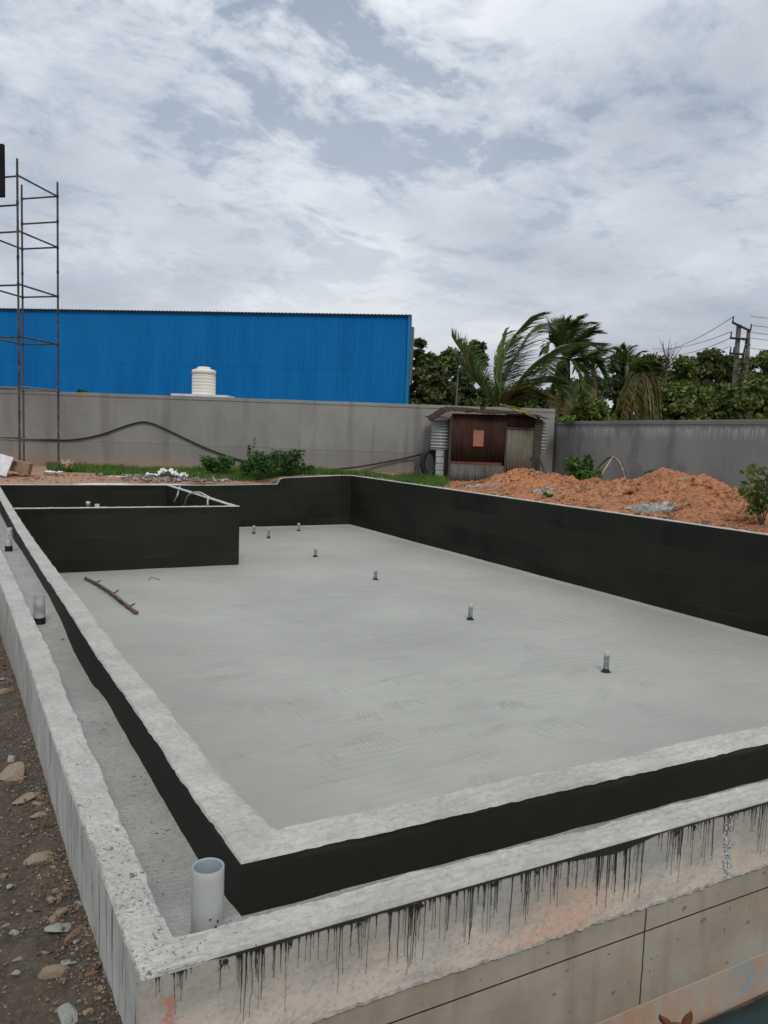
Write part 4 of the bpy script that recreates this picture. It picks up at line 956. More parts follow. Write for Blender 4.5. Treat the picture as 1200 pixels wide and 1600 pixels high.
sheet('wall_sheet', M_GALV, U(702), U(786), -.05, Zs(745, 726), -.035)
sheet('wall_sheet', M_RUSTD, U(787), U(838), Zs(812, 671), Zs(812, 647), 0.01)
dr = MB(); zt_ = Zs(810, 670)
for (u_, w_) in ((U(787.5), .05), (U(831.5), .05)): dr.box((u_, -.03, zt_/2), (w_, .06, zt_))
dr.box(((U(787.5)+U(831.5))/2, -.03, zt_+.02), (U(831.5)-U(787.5)+.05, .06, .045)); dr.build('door_frame', [M_POST], shack)
do = sheet('door', M_DOOR, U(789), U(830), .02, zt_-.01, -.02)
MB().box((U(827), -.07, zt_*.48), (.02, .03, .12)).build('handle', [M_DARK], do)
MB().box((U(701), -.02, Zs(701, 650)/2), (.07, .07, Zs(701, 650))).build('corner_upright', [M_POST], shack)
MB().box((U(837), -.0, Zs(837, 655)/2), (.22, .07, Zs(837, 655))).build('corner_upright', [M_POST], shack)  # wide dark box added to stand for the shaded gap beside the door
# left lean-to and side walls
sheet('side_sheet', M_GALVL, U(672), U(700), Zs(686, 702), Zs(686, 657), .25, amp=.032, pitch=.095, horiz=True)
sheet('side_sheet', M_GALVL, U(842), U(852), Zs(848, 705), Zs(848, 658), .25, amp=.03, pitch=.10, horiz=True)
def side(name, u, mat):
    v = [(u, .05, 0), (u, 1.9, 0), (u, 1.9, 1.95), (u, .05, 2.0)]; o = mesh(name, v, [(0, 1, 2, 3)], mat, shack); o.modifiers.new('t', 'SOLIDIFY').thickness = .02
side('side_wall', U(703), M_RUSTD); side('side_wall', U(840), M_POST)
o = mesh('back_wall', [(U(703), 1.9, 0), (U(840), 1.9, 0), (U(840), 1.9, 1.95), (U(703), 1.9, 1.95)], [(0, 1, 2, 3)], M_RUSTD, shack); o.modifiers.new('t', 'SOLIDIFY').thickness = .02
# roof: warped sheet, front edge drooping left
prof = [(668, 659), (674, 657), (683, 651), (692, 644), (700, 641.5), (715, 643), (740, 645), (765, 647), (790, 648.5), (815, 650), (835, 652), (851, 656)]
v, f = [], []; K = 10
fine_ = []
for (a_x, a_y), (b_x, b_y) in zip(prof, prof[1:]):
    for k in range(K): t = k/K; fine_.append((a_x+(b_x-a_x)*t, a_y+(b_y-a_y)*t))
fine_.append(prof[-1])
for i, (px, py) in enumerate(fine_):
    u = U(px); zf = Zs(px, py)+.010*math.sin(u*2*PI/.17)+.03*noise.noise(Vector((u*2, 0, 0)))
    v += [(u, -.22+.04*noise.noise(Vector((u*2, 2, 0))), zf), (u, 2.1, zf+.20)]
for i in range(len(fine_)-1): a = 2*i; f.append((a, a+1, a+3, a+2))
ro = mesh('roof', v, f, M_RUSTD, shack, smooth=True); ro.modifiers.new('t', 'SOLIDIFY').thickness = .012
MB().box((U(676), -.1, Zs(672, 651)), (.62, .06, .03)).build('roof_batten', [M_POST], shack)
for px, py, w in ((738, 642, .13), (750, 638.5, .09), (727, 643, .10)):
    MB().box((U(px), .1, Zs(px, py)+.02), (w, .2, .09), .4).build('roof_weight', [M_RUSTO], shack)
MB().box(((U(736)+U(753))/2, -.045, Zs(744, 684.5)), (U(753)-U(737), .012, Zs(744, 672)-Zs(744, 697))).build('board', [M_BOARD], shack)
bp = MB().box((0, 0, .13), (.035, .035, 2.2)); c = sk(706, 690, 24.15)
c2 = sk(843, 748, 23.9); tag(MB().tube([(0, 0, 0), sk(858, 760, 23.5)-sk(842, 715, 24.0)], .04, 6).build('leaning_timber', [M_POST], loc=sk(842, 712, 24.0)), 'dark timber leaning against the right corner of the shack above the earth heap', 'timber')
# block pillar, tyre and stump beside the shack
c = sk(686, 740, 24.6); c.z = -1.45; bl = empty('block_stack', c, 'stack of pale hollow concrete blocks standing left of the tin shack', 'blocks', rz=ar)
hb = (dep(686, 703, 24.6).z+1.45)
for k in range(5):
    z = hb*(k+.5)/5; m = MB().box((.005*(k % 2), 0, z), (.24, .2, hb/5-.012)); b_ = m.build('block', [M_GALVL], bl)
    b_.modifiers.new('bv', 'BEVEL').width = .012
c = sk(671, 722, 24.7); m = MB(); Rr = .36; v = []
for i in range(36):
    a = 2*PI*i/36; v.append((Rr*math.cos(a)*.62, .0, Rr*math.sin(a)*1.0))
m.tube(v+[v[0], v[1]], .085, 10, cap=False); ty = m.build('coiled_hose', [M_HOSE], loc=c, rot=(0, 0, ar+.3), smooth=True)
tag(ty, 'thick coil of black hose propped upright left of the block stack', 'hose coil')
c = sk(651, 754, 23.4); c.z = -1.45
m = MB().tube([(0, 0, 0), (.01, 0, .35), (.0, .01, .55), (.03, 0, .72), (.05, 0, .86)], [.085, .075, .09, .07, .03], 9, ragged=.2); tag(m.build('stump', [M_POST], loc=c), 'short dark wooden stump standing in the grass left of the shack', 'stump')

# hoses on the back wall
def onwall(px, py, off=.05):
    r = ray(px, py); n_ = FW; t = (Vector((cA.x, cA.y, 0)).dot(n_)-off)/r.dot(n_); return r*t
hose('cable_hose', [onwall(0, 683), onwall(78, 687), onwall(120, 686), onwall(160, 678), onwall(200, 664), onwall(226, 659), onwall(250, 666), onwall(290, 685), onwall(330, 703), onwall(380, 720), onwall(395, 724, .3)], .026, M_HOSE, 'long black hose hung over the compound wall in a low peak left of centre', 'hose')
hose('cable_hose', [onwall(440, 722, .3), onwall(480, 732, .5), onwall(520, 733, .4), onwall(560, 729, .2), onwall(600, 722, .1), onwall(640, 714, .1), onwall(672, 706, .3)], .028, M_HOSE, 'thin black hose sagging along the compound wall towards the tin shack', 'hose')

# ------------------------------------------------------------------ earth heaps on the right
hv, hf = [], []
BUMPS = [  # (px, py, D, radius u, radius v) of each crown
    (826, 735, 22.3, 1.0, .9), (868, 748, 20.5, 1.1, 1.2), (934, 752, 20.0, .9, 1.0), (985, 757, 19.0, 1.1, 1.1), (1048, 742, 18.2, 1.2, 1.5), (1085, 752, 17.0, 1.1, 1.4), (1125, 778, 15.5, 1.0, 1.2), (905, 762, 18.6, 1.3, 1.1), (1165, 798, 14.4, .8, 1.2), (760, 762, 21.6, 1.6, .7), (1110, 772, 16.3, 1.2, 1.2)]
crowns = [(dep(a, b, D), ru, rv_) for a, b, D, ru, rv_ in BUMPS]
def heap_z(x, y):
    z = -1.36; best = 0
    for c, ru, rv_ in crowns:
        h = c.z+1.36
        if h <= 0: continue
        q = math.hypot((x-c.x)/ru, (y-c.y)/rv_)
        best = max(best, h*math.exp(-.9*q**1.6)); z += 0
    e = best
    return -1.36+e
hx = axis([(11.0, 17.4, .055)]); hy = axis([(7, 24, .06)])
pts = {}
for j, y in enumerate(hy):
    for i, x in enumerate(hx):
        h = heap_z(x, y)+1.36
        ed = sst(10.99, 11.25, x)
        hn = h + (.16*nz(x, y, 0, 1.3)+.11*nz(x, y, 2, 3.4)+.10*abs(nz(x, y, 5, 6))+.07*abs(nz(x, y, 9, 11))+.03*nz(x, y, 7, 22))*min(1, h*3+.15)
        wx = 17.62+(y-20.75)*(4.62/19.75)
        pts[(i, j)] = (x, y, -1.39+.09*ed*.5+hn*(.25+.75*ed)) if x < wx-.05 else None
idxm = {}
for k, p in pts.items():
    if p: idxm[k] = len(hv); hv.append(p)
for j in range(len(hy)-1):
    for i in range(len(hx)-1):
        q = [(i, j), (i+1, j), (i+1, j+1), (i, j+1)]
        if all(k in idxm for k in q): hf.append(tuple(idxm[k] for k in q))
tag(mesh('earth_heap', hv, hf, M_HEAP, smooth=True), 'long lumpy heap of orange-red earth between the pool and the right compound wall', 'earth heap')
rnd = random.Random(21)
def blob_stones(name, label, n, fn, smin, smax, mats, cat=None):
    v, f, mi = [], [], []
    for k in range(n):
        c = fn(rnd); s = rnd.uniform(smin, smax)*(1 if rnd.random() < .85 else 1.7); b = len(v)
        M_ = Matrix.Rotation(rnd.uniform(0, 6.3), 3, 'Z') @ Matrix.Rotation(rnd.uniform(-1, 1), 3, 'X')
        for q in ((-1,-1,-.6),(1,-.8,-.5),(1,1,-.6),(-1,.9,-.5),(-.7,-.7,.6),(.8,-.6,.5),(.6,.8,.6),(-.8,.6,.5)): v.append(c+M_ @ Vector([a*s*rnd.uniform(.6, 1.1) for a in q]))
        for q in ((0,3,2,1),(4,5,6,7),(0,1,5,4),(1,2,6,5),(2,3,7,6),(3,0,4,7)): f.append(tuple(b+i for i in q)); mi.append(k % len(mats))
    o = mesh(name, v, f, mats, idx=mi); tag(o, label, cat, kind='stuff'); return o
def on_heap(r):
    x = 11.1+5.5*r.random(); y = 8+14*r.random(); return Vector((x, y, heap_z(x, y)-1.36+1.36+.02+.05*nz(x, y, 2, 4)))
blob_stones('earth_clods', 'loose clods strewn over the orange-red heap', 2600, on_heap, .015, .055, [M_HEAP, M_HEAP, M_ROCK3])
def on_heap2(r):
    c = on_heap(r); c.z -= .01; return c
blob_stones('heap_stones', 'larger pale and brown lumps half sunk in the orange-red heap', 420, on_heap2, .035, .085, [M_HEAP, M_ROCK, M_HEAP, M_ROCK3])
M_RUBW = basic('pale_broken_concrete', (.42, .41, .39), (.22, .21, .20), 9, .9, 40)
def patch(px, py, D, ru, rv_):
    c = dep(px, py, D)
    def fn(r):
        a = r.uniform(0, 6.28); q = math.sqrt(r.random()); x = c.x+ru*q*math.cos(a)*UR.x+rv_*q*math.sin(a)*FW.x; y = c.y+ru*q*math.cos(a)*UR.y+rv_*q*math.sin(a)*FW.y
        return Vector((x, y, heap_z(x, y)+.04+.06*nz(x, y, 2, 4)))
    return fn
blob_stones('concrete_rubble', 'grey broken concrete rubble in a patch on the front slope of the earth heap', 260, patch(1018, 790, 15.4, .42, .5), .02, .055, [M_RUBW, M_RUB])
blob_stones('concrete_rubble', 'grey rubble patch in the dip of the earth heap right of the shack', 160, patch(862, 775, 18.2, .45, .45), .02, .05, [M_RUBW, M_RUB])
blob_stones('concrete_rubble', 'small grey rubble patch at the foot of the heap in front of the shack door', 120, patch(758, 765, 20.9, .5, .3), .02, .05, [M_RUBW, M_RUB])
# rods and bent pipe leaning on the right wall
def rwall(px, py, off=.06):
    r = ray(px, py); d_ = Vector((cD.x-cC.x, cD.y-cC.y, 0)).normalized(); n_ = Vector((d_.y, -d_.x, 0)); 
    t = (Vector((cC.x, cC.y, 0)).dot(n_))/r.dot(n_); return r*(t*(1-off*.012))
hose('leaning_rod', [rwall(958, 713, 1), rwall(935, 750, 9)], .022, M_WOOD, 'pale straight rod leaning on the right compound wall behind the heap', 'rod')
hose('bent_pipe', [rwall(925, 742, 9), rwall(938, 727, 5), rwall(950, 716, 2), rwall(958, 714, 1)], .025, M_HOSE, 'dark bent pipe rising to the top of the leaning rod', 'pipe')
hose('bent_pipe', [rwall(958, 714, 1), rwall(967, 720, .5), rwall(974, 735, .4), rwall(980, 757, .4)], .035, M_RUB, 'grey curved hose falling down the right compound wall beside the rod', 'pipe')
c = rwall(1146, 782, 2); tag(MB().lathe([(.001, .16), (.04, .15), (.10, .11), (.13, .04), (.11, -.05), (.001, -.06)], 14, 0).build('black_bag', [M_HOSE], loc=c, smooth=True, rot=(.2, .3, 0)), 'small dark bag lying at the right end of the earth heap by the wall', 'bag')

# ------------------------------------------------------------------ things on the far bank
c = ony(33, 733, 23.9); c.z = -1.40
bx = empty('cardboard_box', c, 'battered brown cardboard box lying tilted on the far bank by the scaffold', 'box', rz=ar+.2)
M3 = Matrix.Rotation(.22, 3, 'Y'); MB().box((0, 0, .17), (.50, .4, .30), ax=M3).build('carton', [M_CARD], bx); MB().box((-.2, -.24, .28), (.3, .2, .015), ax=Matrix.Rotation(-.7, 3, 'X')).build('flap', [M_CARD], bx)
c = ony(4, 732, 23.6); c.z = -1.42; tag(MB().box((0, 0, .25), (.42, .05, .55), ax=Matrix.Rotation(.25, 3, 'Y') @ Matrix.Rotation(-.3, 3, 'X')).build('board', [M_WHITE], loc=c, rot=(0, 0, ar)), 'pale board propped up beside the cardboard box at the left edge', 'board')
c = ony(12, 728, 24.1); c.z = -1.38; tag(MB().box((0, 0, .28), (.55, .3, .05), ax=Matrix.Rotation(-.1, 3, 'Y')).box((-.1, .1, .15), (.4, .3, .25)).build('crate', [M_CARD], loc=c, rot=(0, 0, ar)), 'dark brown crate behind the pale board at the left edge', 'crate')
def flat(name, px, py, D, z, dims, mat, label, cat, rz=0):
    c = ony(px, py, D); c.z = z; v, f = [], []; n = 8
    for j in range(n+1):
        for i in range(n+1): v.append(((i/n-.5)*dims[0], (j/n-.5)*dims[1], dims[2]*(.5+.9*noise.noise(Vector((i*.5+px, j*.5, 1))))))
    for j in range(n):
        for i in range(n): a = j*(n+1)+i; f.append((a, a+1, a+n+2, a+n+1))
    o = mesh(name, v, f, mat, loc=c, rot=(0, 0, ar+rz)); o.modifiers.new('t', 'SOLIDIFY').thickness = .01; return tag(o, label, cat)
flat('white_rag', 83, 737, 24.4, -1.43, (.48, .3, .09), M_WHITE, 'flat bluish-white rag on the ground at the foot of the scaffold leg', 'rag')
flat('paper_scrap', 104, 727, 25.6, -1.32, (.35, .3, .28), M_WOOD, 'crumpled pale scrap standing in the grass right of the scaffold', 'paper')
flat('cement_bag', 262, 741, 23.4, -1.40, (.5, .35, .22), M_WHITE, 'crumpled white cement bag on the rubble behind the tank', 'bag')
flat('cement_bag', 283, 745, 23.1, -1.42, (.35, .25, .12), M_WHITE, 'smaller white bag scrap to the right of the crumpled cement bag', 'bag', .6)
flat('cement_bag', 238, 742, 23.2, -1.42, (.35, .2, .1), M_WHITE, 'grey-white bag scrap to the left of the crumpled cement bag', 'bag', .3)
flat('plank', 183, 745, 23.0, -1.42, (.5, .12, .02), M_WHITE, 'short pale plank lying on the orange bank behind the tank', 'plank')
c = ony(157, 742, 23.1); stone(c.x, c.y, -1.38, .14, 2, 5, 'rounded orange-brown boulder on the bank behind the balancing tank')
for px, py, w, rz, lab in ((588, 741, .75, -.25, 'pale timber offcut lying on the far corner of the pool, left of the two'), (606, 744, .85, -.55, 'pale timber offcut lying on the far corner of the pool, right of the two')):
    c = onz(px, py-2, -1.31); c.z = -1.31; tag(MB().box((0, 0, .03), (w, .3, .08)).build('timber_offcut', [M_WOOD], loc=c, rot=(0, 0, ar+rz)), lab, 'timber')
c = onz(597, 743, -1.30); stone(c.x, c.y, -1.28, .10, 1, 2, 'dark stone between the pale timber offcuts at the far pool corner')
def bank(r):
    px = 190+170*r.random()**.9; c = ony(px, 745, r.uniform(22.72, 24.0)); c.z = ground_z(c.x, c.y)+.02+.05*r.random(); return c
blob_stones('bank_rubble', 'grey and brown rubble strewn along the bank behind the balancing tank', 650, bank, .015, .05, [M_RUBW, M_RUB, M_ROCK3])
def bank2(r):
    px = 0+560*r.random(); c = ony(px, 745, r.uniform(22.72, 24.6)); c.z = ground_z(c.x, c.y)+.01; return c
blob_stones('bank_grit', 'loose clods and grit on the far bank', 500, bank2, .01, .03, [M_HEAP, M_ROCK3, M_RUB])

# ------------------------------------------------------------------ grass and weeds
def blades(name, n, fn, h0, h1, w, mat, label):
    v = np.zeros((n*3, 3)); r = random.Random(9)
    for k in range(n):
        p, hs_ = fn(r); a = r.uniform(0, 6.28); h = r.uniform(h0, h1)*hs_; dx, dy = math.cos(a)*w*.5, math.sin(a)*w*.5
        v[3*k] = (p.x-dx, p.y-dy, p.z); v[3*k+1] = (p.x+dx, p.y+dy, p.z); v[3*k+2] = (p.x+r.gauss(0, .35)*h, p.y+r.gauss(0, .35)*h, p.z+h)
    me = bpy.data.meshes.new(name); me.from_pydata(v.tolist(), [], [(3*i, 3*i+1, 3*i+2) for i in range(n)]); me.materials.append(mat)
    o = bpy.data.objects.new(name, me); COL.objects.link(o); return tag(o, label, None, kind='stuff')
def gfn(r):
    while True:
        px = r.uniform(75, 690); D = 26.3-3.2*r.random()**1.3
        dens = .55+.9*noise.noise(Vector((px*.02, D*.9, 0)))
        if 560 < px < 625: dens *= .4
        c = dep(px, 730, D)
        if r.random() < dens and (D > 24.2 or 150 < px) and (c.y > 22.9 or c.x > 11.2): break
    c = dep(px, 730, D); c.z = ground_z(c.x, c.y)-.01
    return c, .6+.9*abs(noise.noise(Vector((px*.05, D, 4))))+.2
blades('grass_strip', 26000, gfn, .08, .24, .03, M_GRASS, 'bright green grass strip along the foot of the back compound wall')
def gfn2(r):
    px = r.uniform(625, 700); D = 24.3-3.2*r.random(); c = dep(px, 745, D); c.z = -1.36
    return (c, .8) if c.x > 11.12 or c.y > 22.75 else gfn2(r)
blades('grass_tuft', 3500, gfn2, .1, .28, .03, M_GRASS, 'green grass in front of the stump and block stack')
def leaves(n, cl, size, rnd, aspect=.5, droop=.3):
    """leaf quads on the shells of clusters; cl = [(centre, rx, ry, rz)]"""
    cw = np.array([c[1]*c[3] for c in cl]); cw = cw/cw.sum(); ci = rnd.choice(len(cl), n, p=cw)
    C_ = np.array([c[0] for c in cl])[ci]; Rr_ = np.array([[c[1], c[2], c[3]] for c in cl])[ci]
    d = rnd.normal(size=(n, 3)); d /= np.linalg.norm(d, axis=1)[:, None]
    rad = np.where(rnd.random(n) < .8, rnd.random(n)**.5, 1+.35*rnd.random(n)); p = C_+d*Rr_*rad[:, None]
    ax = rnd.normal(size=(n, 3))+d*.6; ax[:, 2] -= droop; ax /= np.linalg.norm(ax, axis=1)[:, None]
    b = np.cross(ax, rnd.normal(size=(n, 3))); b /= np.linalg.norm(b, axis=1)[:, None]
    s = size*(.6+.8*rnd.random(n))[:, None]
    q = np.stack([p-ax*s, p+b*s*aspect, p+ax*s, p-b*s*aspect], 1).reshape(-1, 3)
    return q
def quadmesh(name, q, mat, parent=None):
    n = len(q)//4; me = bpy.data.meshes.new(name); me.vertices.add(4*n); me.vertices.foreach_set('co', q.astype(np.float32).ravel())
    me.loops.add(4*n); me.loops.foreach_set('vertex_index', np.arange(4*n, dtype=np.int32)); me.polygons.add(n)
    me.polygons.foreach_set('loop_start', np.arange(0, 4*n, 4, dtype=np.int32)); me.polygons.foreach_set('loop_total', np.full(n, 4, np.int32))
    me.materials.append(mat); me.update(calc_edges=True); me.validate(); o = bpy.data.objects.new(name, me); COL.objects.link(o)
    if parent: o.parent = parent
    return o
def plant(name, px, py, D, z, w, h, n, size, mat, label, cat='plant', seed=1, stems=5):
    rnd = np.random.default_rng(seed); c = dep(px, py, D); c.z = z; rt = empty(name, c, label, cat)
    m = MB(); cl = []; r = random.Random(seed)
    for k in range(stems):
        a = r.uniform(0, 6.28); e = Vector((math.cos(a)*w*.5*r.uniform(.2, .9), math.sin(a)*w*.35, h*r.uniform(.6, 1.0))); 
        m.tube([(0, 0, 0), e*.5+Vector((0, 0, h*.08)), e], [.012, .009, .004], 5)
        for t in (.45, .65, .85, 1.0): cl.append((tuple(e*t+Vector((0, 0, .03))), w*.16, w*.14, h*.13))
    m.build('stem', [M_BARK], rt); quadmesh('foliage', leaves(n, cl, size, rnd), mat, rt); return rt
plant('weed_bush', 335, 740, 24.6, -1.42, 1.1, .55, 1100, .06, M_WEED, 'leafy green weed bush on the grass where the hung hose comes down', seed=2, stems=7)
plant('weed_bush', 385, 752, 24.2, -1.40, .7, .5, 500, .055, M_WEED, 'small weed between the two bigger weed bushes under the hose end', seed=3)
plant('tall_weed', 390, 740, 25.2, -1.42, .4, 1.15, 160, .04, M_WEED, 'tall thin wispy weed standing by the end of the hung hose', seed=4, stems=4)
plant('weed_bush', 415, 752, 23.8, -1.40, 1.2, .72, 1200, .06, M_WEED, 'broad leafy weed bush left of the raised step of the pool wall', seed=5, stems=9)
plant('weed_bush', 450, 752, 24.4, -1.40, 1.2, .78, 1100, .06, M_WEED, 'dense green weed bush right of the broad one behind the pool wall step', seed=6, stems=9)
plant('weed_bush', 480, 745, 24.8, -1.38, .6, .4, 350, .05, M_WEED, 'low trailing weed at the right end of the weed clump by the wall', seed=7)
plant('shrub', 908, 757, 21.2, -1.34, .95, 1.0, 900, .07, M_WEED, 'dark green shrub against the right compound wall behind the heap', 'shrub', 8, 7)
plant('shrub', 925, 757, 20.8, -1.30, .8, .62, 420, .045, M_GRASS, 'light feathery yellow-green weed right of the dark shrub', 'shrub', 9, 7)
plant('sapling', 1022, 765, 19.0, -1.3, .45, .62, 170, .06, M_WEED, 'small green sapling peeping over the highest hump of the heap', 'plant', 10, 4)
plant('sapling', 1008, 766, 19.2, -1.3, .25, .35, 60, .05, M_WEED, 'tiny green sprout left of the small sapling behind the heap', 'plant', 11, 2)
plant('shrub', 1192, 812, 13.2, -1.35, .85, 1.05, 420, .06, M_TREE2, 'open leafy shrub at the right edge in front of the compound wall', 'shrub', 12, 8)
plant('weed_bush', 855, 785, 17.6, -1.3, .3, .12, 80, .04, M_WEED, 'tiny green weed at the foot of the heap beside the rubble patch', 'plant', 13, 3)
plant('shrub', 125, 612, 30, .95, .5, .30, 140, .08, M_TREE, 'small dark bush top showing over the back wall before the blue shed', 'shrub', 14, 4)

# ------------------------------------------------------------------ trees beyond the walls
def tree(px, topy, hw, D, label, seed, mat=M_TREE, n=5200, boty=660, size=.17, kind='broadleaf_tree', group='trees beyond the compound wall', asp=.5):
    rnd = np.random.default_rng(seed); r = random.Random(seed)
    base = dep(px, 700, D); base.z = -1.5
    zt = dep(px, topy, D).z+1.5; zb_ = max(1.2, dep(px, boty, D).z+1.5-1.2); w = hw/F*D
    rt = empty(kind, base, label, 'tree', group)
    m = MB(); tr_h = zb_+(zt-zb_)*.35
    m.tube([(0, 0, 0), (.1, .05, tr_h*.5), (.0, .1, tr_h)], [.26, .2, .14], 8)
    cl = []; nc = 30
    for k in range(nc):
        a = r.uniform(0, 6.28); rr_ = math.sqrt(r.random()); zz = r.random()
        env = math.sqrt(max(.22, 1-abs(2*zz-.85)**2.6)) if zz > .42 else 1.0
        c = Vector((math.cos(a)*rr_*w*env*.85, math.sin(a)*rr_*w*env*.7, zb_+(zt-zb_)*(.04+.86*zz)))
        s_ = w*r.uniform(.26, .46); cl.append((tuple(c), s_, s_, s_*.66))
        if k % 3 == 0: m.tube([(0, .08, tr_h*.8), tuple(Vector((0, .08, tr_h*.8)).lerp(c, .55)+Vector((0, 0, -.15))), tuple(c)], [.09, .06, .02], 6)
    cl.append(((0, 0, zt-w*.30), w*.5, w*.45, w*.30))
    m.build('trunk', [M_BARK], rt); quadmesh('crown', leaves(n, cl, size, rnd, asp), mat, rt); return rt
T = [
 (650,533,14,44,'small round dark tree top right beside the corner of the blue shed',31,M_TREE,2600),
 (668,556,26,43,'dark tree in the gap right of the blue shed, lower than its neighbours',32,M_TREE,4600),
 (700,548,30,45,'dense dark tree behind the left coconut frond',33,M_TREE,5200),
 (738,536,22,47,'tall narrow dark tree rising behind the left coconut frond',34,M_TREE,4200),
 (880,592,40,50,'dark tree behind the leaning coconut fronds right of the shack',35,M_TREE,4800),
 (925,590,30,48,'mid green tree between the coconut palm and the drooping dry palm',36,M_TREE2,4600),
 (962,553,30,52,'tree with an uneven top standing behind the drooping dry palm',37,M_TREE,4600),
 (1058,560,28,50,'dull olive tree just right of the drooping dry palm',38,M_TREE2,4800),
 (1100,548,30,54,'tallest dark open-topped tree left of the power pole',39,M_TREE,5200),
 (1132,558,20,52,'dark tree whose crown touches the power pole on its left',40,M_TREE,3800),
 (1190,550,26,50,'bushy tree at the right edge behind the power pole',41,M_TREE2,5200),
 (1040,600,34,42,'bright green low tree above the right wall, right of the dry palm',42,M_TREE2,4400),
 (1082,606,30,41,'yellowish green low tree above the right wall midway to the power pole',43,M_TREE2,4000),
 (1122,602,30,42,'low green tree above the right wall just before the power pole',44,M_TREE2,4200),
 (1180,592,34,40,'low bright tree at the right edge above the compound wall',45,M_TREE2,4600),
 (925,628,34,40,'low dark green tree above the corner of the compound walls',46,M_TREE2,3600),
 (780,610,34,50,'low dark tree seen through the coconut fronds above the shack',47,M_TREE,3400),
 (830,606,34,50,'low dark tree behind the trunk of the second coconut palm',48,M_TREE,3400),
 (1160,560,26,58,'dark tree filling the gap behind the power pole',50,M_TREE,4600),
 (1010,556,36,56,'broad dark tree behind the dome-shaped dry palm',51,M_TREE,5200),
 (1078,562,26,60,'dark distant tree in the gap left of the tall open-topped tree',52,M_TREE,4600),
 (1215,556,26,56,'dark tree at the far right edge behind the wires',49,M_TREE,3000)]
for px, ty_, hw, D, lab, sd_, mt, n in T: tree(px, ty_, hw*1.15, D, lab, sd_, mt, int(n*2.4), size=.165 if mt is M_TREE else .15)

def frond(m, v, f, p0, pts, ll, rnd, wind, wid=.035, n=46, both=True, hang=.35, fold=1.0):
    """rachis through pts, leaflets from both sides bending with the wind"""
    P_ = [Vector(q) for q in pts]; out = []
    for i in range(len(P_)-1):
        a0, a1, a2, a3 = P_[max(i-1, 0)], P_[i], P_[i+1], P_[min(i+2, len(P_)-1)]
        for k in range(8):
            t = k/8; out.append(.5*((2*a1)+(-a0+a2)*t+(2*a0-5*a1+4*a2-a3)*t*t+(-a0+3*a1-3*a2+a3)*t**3))
    out.append(P_[-1]); N_ = len(out)
    m.tube(out, [.035*(1-.8*i/(N_-1)) for i in range(N_)], 5)
    for k in range(n*2):
        t = .10+.90*(k//2)/n; i = min(N_-2, int(t*(N_-1))); fr = t*(N_-1)-i; q = out[i].lerp(out[i+1], min(1, fr))
        tg = (out[i+1]-out[i]).normalized(); sd = tg.cross(Vector((0, 0, 1))); sd = sd.normalized() if sd.length > .05 else Vector((1, 0, 0))
        sg = 1 if k % 2 else -1
        L_ = ll*(.45+.75*math.sin(PI*min(1, t*.86+.10)))*rnd.uniform(.75, 1.1)
        dr = (sd*sg*rnd.uniform(.7, 1)*fold+tg*(.55+.5*t+(1-fold)*.8)+Vector((0, 0, .15))+wind*.55).normalized()
        e1 = q+dr*L_*.5; e2 = e1+(dr+Vector((0, 0, -hang*rnd.uniform(.4, 1.3)))+wind*.45).normalized()*L_*.5
        w_ = dr.cross(Vector((rnd.gauss(0, .3), rnd.gauss(0, .3), 1))).normalized()*wid
        b = len(v); v += [q-w_*.6, q+w_*.6, e1+w_, e1-w_, e2]
        f += [(b, b+1, b+2, b+3), (b+3, b+2, b+4)]
def palm(name, base_px, D, fr_px, ll, label, seed, wind, mats, crown, trunk_r=.16, group='palms beyond the compound wall', n=46, hang=.35, wid=.035, fold=1.0):
    rnd = random.Random(seed); cr = dep(*crown, D); b = Vector((cr.x+.2, cr.y+.1, -1.5)); rt = empty(name, b, label, 'palm tree', group)
    rel = lambda q: q-b
    h = cr.z+1.5; m = MB(); pts = [Vector((.0, 0, 0)), Vector((.05, .03, h*.4)), rel(cr)*1.0]
    rr_ = []; pp = []
    for i in range(25): t = i/24; pp.append(pts[0].lerp(pts[2], t)+Vector((.12*math.sin(t*3), 0, 0))); rr_.append(trunk_r*(1.25-.35*t)*(1+.06*(i % 2)))
    m.tube(pp, rr_, 10); m.build('trunk', [M_PALMT], rt, True)
    for path, dd, mi in fr_px:
        m2 = MB(); v, f = [], []
        P_ = [rel(q) for q in path] if dd is None else [rel(cr)]+[rel(dep(x, y, D+dd*(i+1)/len(path))) for i, (x, y) in enumerate(path)]
        frond(m2, v, f, None, P_, ll, rnd, wind, n=n, hang=hang, wid=wid, fold=fold)
        b0 = len(m2.v); m2.v += v; m2.f += [tuple(b0+i for i in q) for q in f]; m2.m += [1]*len(f)
        m2.build('frond', [M_PALMB if mi == 2 else (M_PALMY if mi == 1 else M_PALM), mats[mi]], rt)
    return rt
WR = UR*1.0
mats = [M_PALM, M_PALMY, M_PALMB]
palm('coconut_palm', None, 29.0, [([(752,600),(728,560),(712,535)], 1.0, 0), ([(783,590),(795,540),(822,503),(838,492)], .5, 0), ([(788,600),(806,560),(835,515),(862,505)], 2.0, 0), ([(810,596),(845,560),(890,540),(938,538)], -1, 0),
      ([(800,610),(835,575),(870,545),(905,535)], 1.5, 0), ([(805,620),(840,598),(870,600),(885,625)], -1, 0), ([(800,618),(826,598),(850,590),(868,600)], 2, 0), ([(760,615),(735,585),(716,560)], 2, 0), ([(782,600),(784,560),(792,520)], 2.0, 0),
      ([(790,625),(812,612),(845,620),(862,640)], -1.5, 2)],
     1.0, 'windblown coconut palm with fronds swept right, rising directly behind the tin shack', 61, WR, mats, (782, 650), n=120, wid=.030)
